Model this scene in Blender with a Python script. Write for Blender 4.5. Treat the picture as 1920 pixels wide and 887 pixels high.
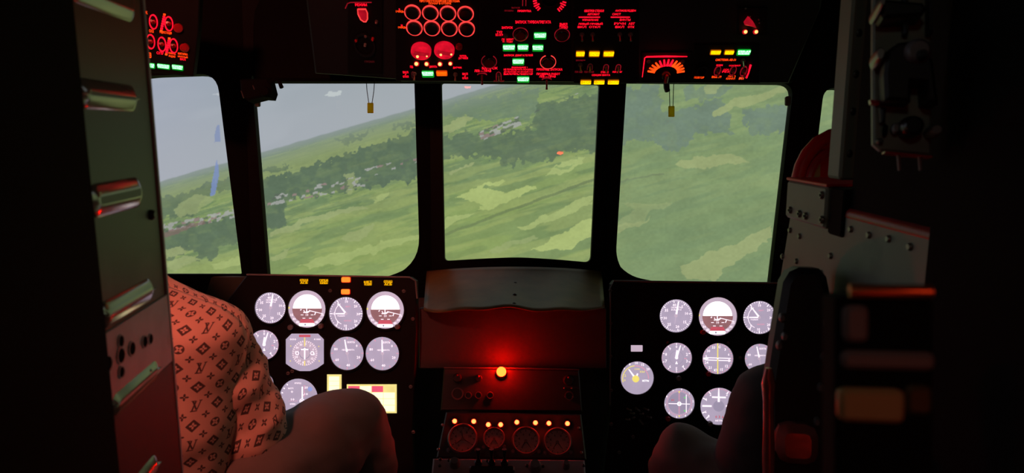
import bpy, bmesh, math, random
import numpy as np
from mathutils import Vector, Matrix, noise

for _o in list(bpy.data.objects):
    bpy.data.objects.remove(_o)
S = bpy.context.scene
COL = S.collection
V = Vector
PI = math.pi

# ------------------------------------------------------------------ camera, world, exposure
F = 1250.0                                   # focal length in pixels of the 1920 x 887 frame
PITCH = math.radians(9.0)
CAM = V((0.0, 0.0, 1.30))
FWD = V((0, math.cos(PITCH), -math.sin(PITCH)))
UPV = V((0, math.sin(PITCH), math.cos(PITCH)))
RGT = V((1, 0, 0))
cd = bpy.data.cameras.new('camera')
cd.sensor_width = 36.0
cd.lens = F / 1920 * 36.0
cd.clip_start = 0.01
cd.dof.use_dof = True
cd.dof.focus_distance = 1.6
cd.dof.aperture_fstop = 6.5
cam = bpy.data.objects.new('camera', cd)
COL.objects.link(cam)
cam.location = CAM
cam.rotation_euler = (math.radians(90) - PITCH, 0, 0)
S.camera = cam

wd = bpy.data.worlds.new('dark_hall')
S.world = wd
wd.use_nodes = True
wd.node_tree.nodes['Background'].inputs[0].default_value = (0.010, 0.012, 0.012, 1)
wd.node_tree.nodes['Background'].inputs[1].default_value = 0.25

S.view_settings.view_transform = 'Standard'
S.view_settings.look = 'None'
S.view_settings.exposure = 0.0
S.view_settings.gamma = 1.0
S.view_settings.use_curve_mapping = False
S.cycles.use_denoising = True
S.cycles.adaptive_threshold = 0.02
S.cycles.max_bounces = 4
S.cycles.transparent_max_bounces = 8
S.cycles.sample_clamp_indirect = 4.0

def W(px, py, d):
    """the point of the place that the photograph shows at a pixel, d metres ahead of the lens"""
    return CAM + FWD * d + RGT * ((px - 960) * d / F) + UPV * ((443.5 - py) * d / F)

# ------------------------------------------------------------------ material helpers
def srgb(r, g, b):
    def c(v):
        v /= 255.0
        return v / 12.92 if v <= 0.04045 else ((v + 0.055) / 1.055) ** 2.4
    return (c(r), c(g), c(b), 1.0)

MATS = {}
def mat(name, col, rough=0.5, metal=0.0, var=0.25, scale=30.0, bump=0.0, spec=0.5, wear=0.0, wcol=(0.3, 0.3, 0.3, 1)):
    """painted / bare surface: base colour with procedural mottling, optional fine relief and wear"""
    m = bpy.data.materials.new(name)
    m.use_nodes = True
    nt = m.node_tree
    b = nt.nodes['Principled BSDF']
    tc = nt.nodes.new('ShaderNodeTexCoord')
    n = nt.nodes.new('ShaderNodeTexNoise')
    n.inputs['Scale'].default_value = scale
    n.inputs['Detail'].default_value = 5
    nt.links.new(tc.outputs['Object'], n.inputs['Vector'])
    mx = nt.nodes.new('ShaderNodeMix')
    mx.data_type = 'RGBA'
    c = V(col[:3])
    mx.inputs['A'].default_value = (*(c * (1 - var)), 1)
    mx.inputs['B'].default_value = (*(c * (1 + var)), 1)
    nt.links.new(n.outputs['Fac'], mx.inputs['Factor'])
    out = mx.outputs['Result']
    if wear > 0:
        n2 = nt.nodes.new('ShaderNodeTexNoise')
        n2.inputs['Scale'].default_value = scale * 0.5
        n2.inputs['Detail'].default_value = 8
        nt.links.new(tc.outputs['Object'], n2.inputs['Vector'])
        r = nt.nodes.new('ShaderNodeValToRGB')
        r.color_ramp.elements[0].position = 0.62 - wear * 0.2
        r.color_ramp.elements[1].position = 0.70
        nt.links.new(n2.outputs['Fac'], r.inputs['Fac'])
        m2 = nt.nodes.new('ShaderNodeMix')
        m2.data_type = 'RGBA'
        nt.links.new(r.outputs['Color'], m2.inputs['Factor'])
        nt.links.new(out, m2.inputs['A'])
        m2.inputs['B'].default_value = wcol
        out = m2.outputs['Result']
    nt.links.new(out, b.inputs['Base Color'])
    b.inputs['Roughness'].default_value = rough
    b.inputs['Metallic'].default_value = metal
    b.inputs['Specular IOR Level'].default_value = spec
    if bump > 0:
        bp = nt.nodes.new('ShaderNodeBump')
        bp.inputs['Strength'].default_value = bump
        bp.inputs['Distance'].default_value = 0.002
        nt.links.new(n.outputs['Fac'], bp.inputs['Height'])
        nt.links.new(bp.outputs['Normal'], b.inputs['Normal'])
    MATS[name] = m
    return m

def glow(name, col, strength=1.0, var=0.12, scale=60.0, lamp=False):
    """something lit from inside: emission with a slight procedural unevenness"""
    m = bpy.data.materials.new(name)
    m.use_nodes = True
    nt = m.node_tree
    b = nt.nodes['Principled BSDF']
    b.inputs['Base Color'].default_value = (*[min(0.2, x * 0.2) for x in col[:3]], 1)
    b.inputs['Roughness'].default_value = 0.4
    tc = nt.nodes.new('ShaderNodeTexCoord')
    n = nt.nodes.new('ShaderNodeTexNoise')
    n.inputs['Scale'].default_value = scale
    nt.links.new(tc.outputs['Object'], n.inputs['Vector'])
    mr = nt.nodes.new('ShaderNodeMapRange')
    mr.inputs['From Min'].default_value = 0.3
    mr.inputs['From Max'].default_value = 0.7
    mr.inputs['To Min'].default_value = strength * (1 - var)
    mr.inputs['To Max'].default_value = strength * (1 + var)
    nt.links.new(n.outputs['Fac'], mr.inputs['Value'])
    nt.links.new(mr.outputs['Result'], b.inputs['Emission Strength'])
    b.inputs['Emission Color'].default_value = col
    m.cycles.emission_sampling = 'AUTO' if lamp else 'NONE'
    MATS[name] = m
    return m

# setting and metalwork
mat('black_paint', (0.006, 0.006, 0.0065, 1), 0.55, var=0.3, scale=25, bump=0.05)
mat('black_gloss', (0.008, 0.008, 0.009, 1), 0.28, var=0.3, scale=25)
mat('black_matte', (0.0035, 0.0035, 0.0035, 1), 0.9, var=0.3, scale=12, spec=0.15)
mat('panel_black', (0.0045, 0.004, 0.0048, 1), 0.55, var=0.35, scale=60, bump=0.08, spec=0.18)
mat('pedestal_grey', (0.12, 0.105, 0.12, 1), 0.5, var=0.3, scale=40, bump=0.06)
mat('pedestal_dark', (0.03, 0.026, 0.028, 1), 0.5, var=0.3, scale=40, bump=0.06)
mat('olive_paint', (0.048, 0.051, 0.034, 1), 0.38, spec=0.5, var=0.15, scale=9, bump=0.04, wear=0.1, wcol=(0.11, 0.11, 0.09, 1))
mat('grey_paint', (0.20, 0.235, 0.18, 1), 0.5, var=0.12, scale=14, bump=0.05, wear=0.2, wcol=(0.12, 0.125, 0.11, 1))
mat('bare_metal', (0.54, 0.53, 0.62, 1), 0.5, metal=0.15, var=0.4, scale=22, bump=0.15, wear=0.3, wcol=(0.22, 0.20, 0.22, 1))
mat('rivet_metal', (0.25, 0.24, 0.22, 1), 0.35, metal=0.7, var=0.2)
mat('dark_rivet', (0.05, 0.05, 0.045, 1), 0.4, metal=0.4, var=0.2)
mat('hole_dark', (0.004, 0.003, 0.003, 1), 0.9, spec=0.1)
mat('hood_vinyl', (0.17, 0.125, 0.045, 1), 0.5, spec=0.25, var=0.55, scale=14, bump=0.25)  # olive-brown of the screen's reflection put into the sheet's colour
mat('brass', (0.42, 0.33, 0.14, 1), 0.5, metal=0.15, var=0.25, scale=15)
mat('dull_metal', (0.20, 0.19, 0.20, 1), 0.5, metal=0.2, var=0.2, scale=12)
mat('cord', (0.05, 0.05, 0.04, 1), 0.8)
mat('red_hoop_lit_lid', (0.62, 0.015, 0.018, 1), 0.4, var=0.2)  # red light on the box top put into this colour; hoop shares it
mat('red_lens', (0.45, 0.012, 0.02, 1), 0.25, var=0.15)
mat('seat_cloth', (0.10, 0.105, 0.085, 1), 0.85, var=0.25, scale=80, bump=0.2)
mat('skin', (0.45, 0.26, 0.18, 1), 0.55, var=0.08, scale=50)
mat('hair', (0.02, 0.014, 0.01, 1), 0.6, var=0.4, scale=120, bump=0.5)
mat('trousers_brown', (0.12, 0.105, 0.10, 1), 0.85, var=0.15, scale=45, bump=0.15)
mat('trousers_dark', (0.13, 0.10, 0.09, 1), 0.85, var=0.15, scale=45, bump=0.15)
mat('jacket_dark', (0.045, 0.04, 0.042, 1), 0.85, var=0.2, scale=45, bump=0.15)
mat('shoe_black', (0.012, 0.011, 0.011, 1), 0.5)
# lit things
glow('dial_face', srgb(178, 163, 186), 1.0, 0.06, 25, lamp=True)
glow('dial_ring', srgb(198, 176, 194), 1.0, 0.05, 25)
glow('dial_shade', srgb(158, 146, 170), 1.0, 0.05, 25)
glow('dial_mark', (1.0, 0.84, 0.93, 1), 1.25, 0.03)
glow('dial_pink', srgb(232, 150, 176), 1.0, 0.05)
glow('dial_white', (1.0, 0.97, 0.98, 1), 1.5, 0.02, lamp=True)
glow('dial_brown', srgb(150, 104, 108), 1.0, 0.1, 40)
glow('dial_red', srgb(200, 84, 100), 1.0, 0.05)
glow('dial_yellow', srgb(246, 226, 120), 1.0, 0.05)
glow('dial_green', srgb(120, 205, 130), 1.0, 0.05)
glow('lcd_yellow', srgb(255, 246, 196), 1.4, 0.04, lamp=True)
glow('lcd_amber', srgb(244, 226, 140), 1.0, 0.06)
glow('lcd_red', srgb(240, 90, 120), 1.0, 0.05)
glow('red_text', (1.0, 0.004, 0.02, 1), 2.0, 0.25, 90)
glow('red_text_dim', (0.22, 0.004, 0.01, 1), 1.0, 0.4, 90)
glow('red_text_faint', (0.05, 0.003, 0.004, 1), 1.0, 0.4, 90)
glow('orange_text', (1.0, 0.055, 0.004, 1), 1.9, 0.3, 90)
glow('ring_red', (1.0, 0.055, 0.05, 1), 1.15, 0.2, 50, lamp=True)
glow('green_back', (0.06, 0.85, 0.16, 1), 1.2, 0.1)
glow('amber_back', (0.95, 0.42, 0.0, 1), 1.1, 0.15)
glow('amber_thin_back', (0.05, 0.014, 0.0, 1), 1.0, 0.15)
glow('orange_back', (0.9, 0.07, 0.0, 1), 1.0, 0.15)
glow('redlight_back', (0.9, 0.03, 0.004, 1), 1.0, 0.1)
glow('green_cap', (0.0, 0.26, 0.014, 1), 1.0, 0.15, 60)
glow('green_legend', (0.42, 1.0, 0.5, 1), 3.2, 0.05, lamp=True)
glow('amber_cap', (0.26, 0.055, 0.0, 1), 1.0, 0.15)
glow('amber_legend', (1.0, 0.66, 0.0, 1), 1.9, 0.12, 200, lamp=True)
glow('amber_thin_cap', (0.012, 0.004, 0.0, 1), 1.0, 0.15)
glow('amber_thin_legend', (1.0, 0.50, 0.0, 1), 1.4, 0.25, 200)
glow('orange_cap', (0.5, 0.03, 0.0, 1), 1.0, 0.15)
glow('orange_legend', (1.0, 0.20, 0.004, 1), 1.3, 0.2, 200)
glow('redlight_cap', (0.75, 0.008, 0.004, 1), 1.0, 0.1)
glow('redlight_legend', (1.0, 0.22, 0.02, 1), 1.5, 0.1, 200)
glow('bulb_hot', (1.0, 0.16, 0.045, 1), 6.0, 0.05, lamp=True)
glow('bulb_red', (1.0, 0.07, 0.015, 1), 2.5, 0.05)
glow('bulb_base', (0.5, 0.004, 0.01, 1), 1.0, 0.05)
glow('bulb_pedestal', (1.0, 0.013, 0.003, 1), 60.0, 0.05, lamp=True)
mat('pedestal_dial_face', (0.42, 0.30, 0.32, 1), 0.45, var=0.25, scale=80)
mat('dial_print', (0.05, 0.04, 0.04, 1), 0.6)
LED_POWER = 260.0
# cabin lamps and one added fill: (place, aimed at, radius, lens, label)
glow('flood_red', (1.0, 0.20, 0.13, 1), 430.0, 0.02, lamp=True)
glow('added_fill_red', (1.0, 0.13, 0.05, 1), 26.0, 0.02, lamp=True)
glow('indicator_red', (1.0, 0.06, 0.02, 1), 48.0, 0.02, lamp=True)
glow('flood_pale', (0.95, 1.0, 0.84, 1), 8.0, 0.02, lamp=True)
FLOODS = [((-0.50, 0.28, 1.84), (-0.50, 0.9, 0.95), 0.045, 'flood_red', 'small red floodlamp on the cabin roof aimed at the left seat'),
          ((-0.22, -0.45, 1.80), (0.2, 1.0, 1.0), 0.05, 'flood_pale', 'dim pale lamp on the cabin roof behind the doorway'),
          ((0.50, -0.35, 1.50), (0.30, 0.35, 1.05), 0.03, 'added_fill_red', 'small orange-red fill lamp added behind the doorway on the right')]  # unseen lamp added to give the bar on the case its highlight
glow('red_dial', (0.62, 0.004, 0.02, 1), 1.0, 0.35, 45, lamp=True)
glow('red_dial_dark', (0.35, 0.003, 0.012, 1), 1.0, 0.3, 45)

def card_mat():
    m = mat('yellow_card', (0.75, 0.52, 0.03, 1), 0.6, var=0.1)
    nt = m.node_tree
    t = nt.nodes.new('ShaderNodeBsdfTranslucent')
    t.inputs['Color'].default_value = (1.0, 0.80, 0.05, 1)
    x = nt.nodes.new('ShaderNodeMixShader')
    x.inputs[0].default_value = 0.88
    nt.links.new(nt.nodes['Principled BSDF'].outputs[0], x.inputs[1])
    nt.links.new(t.outputs[0], x.inputs[2])
    nt.links.new(x.outputs[0], nt.nodes['Material Output'].inputs['Surface'])
card_mat()

def glass_mat():
    m = bpy.data.materials.new('window_glass')
    m.use_nodes = True
    nt = m.node_tree
    nt.nodes.remove(nt.nodes['Principled BSDF'])
    t = nt.nodes.new('ShaderNodeBsdfTransparent')
    t.inputs['Color'].default_value = (0.97, 0.98, 0.97, 1)
    g = nt.nodes.new('ShaderNodeBsdfGlossy')
    g.inputs['Roughness'].default_value = 0.015
    fr = nt.nodes.new('ShaderNodeFresnel')
    fr.inputs['IOR'].default_value = 1.3
    mx = nt.nodes.new('ShaderNodeMixShader')
    nt.links.new(fr.outputs[0], mx.inputs[0])
    nt.links.new(t.outputs[0], mx.inputs[1])
    nt.links.new(g.outputs[0], mx.inputs[2])
    nt.links.new(mx.outputs[0], nt.nodes['Material Output'].inputs['Surface'])
    MATS['window_glass'] = m
glass_mat()

# ------------------------------------------------------------------ mesh helpers
class Frame:
    """a plane standing in the place: origin and two in-plane axes; z looks out of its visible face"""
    def __init__(s, o, x, y):
        s.o = V(o)
        s.x = V(x).normalized()
        y = V(y)
        s.y = (y - s.x * y.dot(s.x)).normalized()
        s.z = s.x.cross(s.y)
    def p(s, u, v, w=0.0):
        return s.o + s.x * u + s.y * v + s.z * w
    def loc(s, px, py):
        r = FWD + RGT * ((px - 960) / F) + UPV * ((443.5 - py) / F)
        t = (s.o - CAM).dot(s.z) / r.dot(s.z)
        q = CAM + r * t - s.o
        return q.dot(s.x), q.dot(s.y)
    def mpp(s, px, py):
        a, b = s.loc(px - 1, py), s.loc(px + 1, py)
        c, d = s.loc(px, py - 1), s.loc(px, py + 1)
        return math.hypot(b[0] - a[0], b[1] - a[1]) / 2, math.hypot(d[0] - c[0], d[1] - c[1]) / 2
    def moved(s, w):
        return Frame(s.o + s.z * w, s.x, s.y)

WORLD = Frame((0, 0, 0), (1, 0, 0), (0, 1, 0))
def flat(d):
    return Frame(CAM + FWD * d, RGT, UPV)

class MB:
    def __init__(s):
        s.v = []
        s.f = []
    def add(s, vs, fs):
        b = len(s.v)
        s.v += [tuple(x) for x in vs]
        s.f += [tuple(i + b for i in q) for q in fs]
        return s
    def box(s, fr, u0, u1, v0, v1, w0, w1, bev=0.0):
        if bev <= 0:
            p = [fr.p(u, v, w) for w in (w0, w1) for v in (v0, v1) for u in (u0, u1)]
            return s.add(p, [(0, 2, 3, 1), (4, 5, 7, 6), (0, 1, 5, 4), (2, 6, 7, 3), (0, 4, 6, 2), (1, 3, 7, 5)])
        return s.prism(fr, rrect((u0 + u1) / 2, (v0 + v1) / 2, u1 - u0, v1 - v0, bev * 1.5, 2), w0, w1, bev)
    def prism(s, fr, poly, w0, w1, bev=0.0):
        """poly (counter-clockwise u,v list) from w0 up to w1, top edge chamfered by bev"""
        n = len(poly)
        rings = [[(u, v, w0) for u, v in poly]]
        if bev > 0:
            rings.append([(u, v, w1 - bev) for u, v in poly])
            rings.append([(u, v, w1) for u, v in inset(poly, bev)])
        else:
            rings.append([(u, v, w1) for u, v in poly])
        vs = [fr.p(*q) for r in rings for q in r]
        fs = []
        for k in range(len(rings) - 1):
            for i in range(n):
                j = (i + 1) % n
                fs.append((k * n + i, k * n + j, (k + 1) * n + j, (k + 1) * n + i))
        fs.append(tuple(range((len(rings) - 1) * n, len(rings) * n)))
        fs.append(tuple(range(n - 1, -1, -1)))
        return s.add(vs, fs)
    def poly(s, fr, pts, w):
        return s.add([fr.p(u, v, w) for u, v in pts], [tuple(range(len(pts)))])
    def lathe(s, fr, u, v, prof, n=24, sx=1.0, sy=1.0, caps=True):
        """profile [(r, w)] turned about the frame's z axis at (u, v)"""
        vs, fs = [], []
        for r, w in prof:
            for i in range(n):
                a = 2 * PI * i / n
                vs.append(fr.p(u + r * sx * math.cos(a), v + r * sy * math.sin(a), w))
        for k in range(len(prof) - 1):
            for i in range(n):
                j = (i + 1) % n
                fs.append((k * n + i, k * n + j, (k + 1) * n + j, (k + 1) * n + i))
        if caps:
            fs.append(tuple(range((len(prof) - 1) * n, len(prof) * n)))
            fs.append(tuple(range(n - 1, -1, -1)))
        return s.add(vs, fs)
    def ring(s, fr, u, v, r0, r1, w0, w1, n=28, sx=1.0, sy=1.0, a0=0.0, a1=2 * PI):
        """flat-topped annulus or arc"""
        full = abs(a1 - a0 - 2 * PI) < 1e-6
        m = n if full else n + 1
        vs, fs = [], []
        for i in range(m):
            a = a0 + (a1 - a0) * i / n
            c, q = math.cos(a), math.sin(a)
            for r, w in ((r0, w0), (r0, w1), (r1, w1), (r1, w0)):
                vs.append(fr.p(u + r * sx * c, v + r * sy * q, w))
        for i in range(n):
            j = (i + 1) % m
            for k in range(4):
                l = (k + 1) % 4
                fs.append((i * 4 + k, i * 4 + l, j * 4 + l, j * 4 + k))
        if not full:
            fs.append((0, 1, 2, 3))
            fs.append((n * 4 + 3, n * 4 + 2, n * 4 + 1, n * 4))
        return s.add(vs, fs)
    def bar(s, fr, p, q, wid, w0, w1, wid2=None):
        """a straight bar between two in-plane points, tapering from wid to wid2"""
        p, q = V(p), V(q)
        d = (q - p).normalized()
        nrm = V((-d.y, d.x))
        a, b = wid / 2, (wid if wid2 is None else wid2) / 2
        return s.prism(fr, [tuple(p - nrm * a), tuple(q - nrm * b), tuple(q + nrm * b), tuple(p + nrm * a)], w0, w1)
    def tube(s, pts, r, n=8, closed=False):
        pts = [V(p) for p in pts]
        rs = r if isinstance(r, (list, tuple)) else [r] * len(pts)
        vs, fs = [], []
        m = len(pts)
        prev = None
        for i, p in enumerate(pts):
            if closed:
                t = pts[(i + 1) % m] - pts[i - 1]
            else:
                t = pts[min(i + 1, m - 1)] - pts[max(i - 1, 0)]
            t.normalize()
            if prev is None:
                a = t.orthogonal().normalized()
            else:
                a = (prev - t * prev.dot(t)).normalized()
            prev = a
            b = t.cross(a)
            for k in range(n):
                an = 2 * PI * k / n
                vs.append(p + (a * math.cos(an) + b * math.sin(an)) * rs[i])
        for i in range(m if closed else m - 1):
            j = (i + 1) % m
            for k in range(n):
                l = (k + 1) % n
                fs.append((i * n + k, i * n + l, j * n + l, j * n + k))
        if not closed:
            fs.append(tuple(range(n - 1, -1, -1)))
            fs.append(tuple(range((m - 1) * n, m * n)))
        return s.add(vs, fs)
    def ball(s, c, r, n=12, m=8, fr=None, sq=(1, 1, 1)):
        fr = fr or WORLD
        c = V(c)
        vs = [c + fr.z * r * sq[2]]
        for i in range(1, m):
            a = PI * i / m
            for k in range(n):
                b = 2 * PI * k / n
                vs.append(c + fr.x * (r * sq[0] * math.sin(a) * math.cos(b)) + fr.y * (r * sq[1] * math.sin(a) * math.sin(b)) + fr.z * (r * sq[2] * math.cos(a)))
        vs.append(c - fr.z * r * sq[2])
        fs = []
        for k in range(n):
            fs.append((0, 1 + k, 1 + (k + 1) % n))
            fs.append((len(vs) - 1, 1 + (m - 2) * n + (k + 1) % n, 1 + (m - 2) * n + k))
        for i in range(m - 2):
            for k in range(n):
                l = (k + 1) % n
                fs.append((1 + i * n + k, 1 + (i + 1) * n + k, 1 + (i + 1) * n + l, 1 + i * n + l))
        return s.add(vs, fs)
    def build(s, name, material, parent=None, smooth=False, origin=None):
        me = bpy.data.meshes.new(name)
        o0 = V(origin) if origin is not None else (s.centre() if parent is None else V((0, 0, 0)))
        me.from_pydata([tuple(V(p) - o0) for p in s.v], [], s.f)
        me.materials.append(MATS[material] if isinstance(material, str) else material)
        if smooth:
            me.polygons.foreach_set('use_smooth', [True] * len(me.polygons))
            try:
                me.set_sharp_from_angle(angle=math.radians(40))
            except Exception:
                pass
        me.update()
        o = bpy.data.objects.new(name, me)
        COL.objects.link(o)
        o.location = o0
        if parent is not None:
            o.parent = parent
            o.matrix_parent_inverse = Matrix.Translation(-abs_loc(parent))
        return o
    def centre(s):
        a = np.array(s.v)
        return V(((a[:, 0].min() + a[:, 0].max()) / 2, (a[:, 1].min() + a[:, 1].max()) / 2, a[:, 2].min()))

ABS = {}
def abs_loc(o):
    l = V(o.location)
    if o.parent is not None:
        l = l + abs_loc(o.parent) + o.matrix_parent_inverse.to_translation()
    return l

def inset(poly, d):
    n = len(poly)
    out = []
    for i in range(n):
        a, b, c = V(poly[i - 1]), V(poly[i]), V(poly[(i + 1) % n])
        e, g = b - a, c - b
        if e.length < 1e-9 or g.length < 1e-9:
            out.append(tuple(b)); continue
        e.normalize(); g.normalize()
        n1, n2 = V((-e.y, e.x)), V((-g.y, g.x))
        k = n1 + n2
        k = k / max(0.3, k.length_squared) * 2
        out.append((b.x + k.x * d, b.y + k.y * d))
    return out

def rrect(cx, cy, w, h, r, n=4):
    r = min(r, w / 2, h / 2)
    out = []
    for sx, sy, a0 in ((1, -1, -90), (1, 1, 0), (-1, 1, 90), (-1, -1, 180)):
        for i in range(n + 1):
            a = math.radians(a0 + 90 * i / n)
            out.append((cx + sx * (w / 2 - r) + r * math.cos(a), cy + sy * (h / 2 - r) + r * math.sin(a)))
    return out

def circ(u, v, r, n=28, sx=1.0, sy=1.0):
    return [(u + r * sx * math.cos(2 * PI * i / n), v + r * sy * math.sin(2 * PI * i / n)) for i in range(n)]

def thing(name, loc, label, cat, group=None):
    o = bpy.data.objects.new(name, None)
    o.empty_display_size = 0.02
    COL.objects.link(o)
    o.location = loc
    return tag(o, label, cat, group)

def tag(o, label, cat, group=None):
    o['label'] = label
    o['category'] = cat
    if group:
        o['group'] = group
    return o

def struct(o):
    o['kind'] = 'structure'
    return o

def stuff(o):
    o['kind'] = 'stuff'
    return o

# ------------------------------------------------------------------ lettering
_txt = {}
def text_mesh(s):
    if s not in _txt:
        c = bpy.data.curves.new('t', 'FONT')
        c.body = s
        c.resolution_u = 1
        c.offset = 0.018
        c.align_x = 'LEFT'
        o = bpy.data.objects.new('t', c)
        me = o.to_mesh()
        vs = np.array([tuple(v.co) for v in me.vertices]) if len(me.vertices) else np.zeros((0, 3))
        fs = [tuple(p.vertices) for p in me.polygons]
        o.to_mesh_clear()
        bpy.data.objects.remove(o)
        bpy.data.curves.remove(c)
        if len(vs):
            mn, mx = vs.min(0), vs.max(0)
            vs = (vs - mn) / np.maximum(mx - mn, 1e-6)
            asp = (mx - mn)[0] / max(1e-6, (mx - mn)[1])
        else:
            asp = 1
        _txt[s] = (vs, fs, asp)
    return _txt[s]

def put_text(mb, fr, s, u, v, w, h, z, rot=0.0):
    """lettering s filling a w x h box centred at (u, v) on the plane (w None keeps the font's own width)"""
    vs, fs, asp = text_mesh(s)
    if not len(vs):
        return mb
    if w is None:
        w = h * asp
    c, q = math.cos(rot), math.sin(rot)
    pts = []
    for a, b, _ in vs:
        x, y = (a - 0.5) * w, (b - 0.5) * h
        pts.append(fr.p(u + x * c - y * q, v + x * q + y * c, z))
    return mb.add(pts, fs)

def lettering(fr, parent, s, x0, y0, x1, y1, material='red_text', z=0.0012, name='lettering'):
    u, v = fr.loc((x0 + x1) / 2, (y0 + y1) / 2)
    mx, my = fr.mpp((x0 + x1) / 2, (y0 + y1) / 2)
    mb = MB()
    put_text(mb, fr, s, u, v, (x1 - x0) * mx, (y1 - y0) * my, z)
    return stuff(mb.build(name, material, parent))
# ================================================================== THE SETTING
# ---------------- projection screen of the simulator hall, with the projected landscape
def vnoise(x, y, seed=0):
    xi, yi = np.floor(x).astype(np.int64), np.floor(y).astype(np.int64)
    xf, yf = x - xi, y - yi
    xf, yf = xf * xf * (3 - 2 * xf), yf * yf * (3 - 2 * yf)
    def h(a, b):
        n = (a * 374761393 + b * 668265263 + seed * 1274126177) & 0x7fffffff
        n = ((n ^ (n >> 13)) * 1274126177) & 0x7fffffff
        return ((n ^ (n >> 16)) & 0xffff) / 65535.0
    return (h(xi, yi) * (1 - xf) + h(xi + 1, yi) * xf) * (1 - yf) + (h(xi, yi + 1) * (1 - xf) + h(xi + 1, yi + 1) * xf) * yf
def fbm(x, y, seed=0, o=3):
    s, a, t = 0, 0.5, 0
    for k in range(o):
        s = s + a * vnoise(x * 2 ** k, y * 2 ** k, seed + k)
        t += a
        a *= 0.5
    return s / t
def sstep(a, b, x):
    t = np.clip((x - a) / (b - a), 0, 1)
    return t * t * (3 - 2 * t)
def inpoly(px, py, poly):
    r = np.zeros(px.shape, bool)
    n = len(poly)
    for i in range(n):
        x0, y0 = poly[i]
        x1, y1 = poly[(i + 1) % n]
        if y0 == y1:
            continue
        c = ((y0 > py) != (y1 > py)) & (px < (x1 - x0) * (py - y0) / (y1 - y0) + x0)
        r ^= c
    return r

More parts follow.
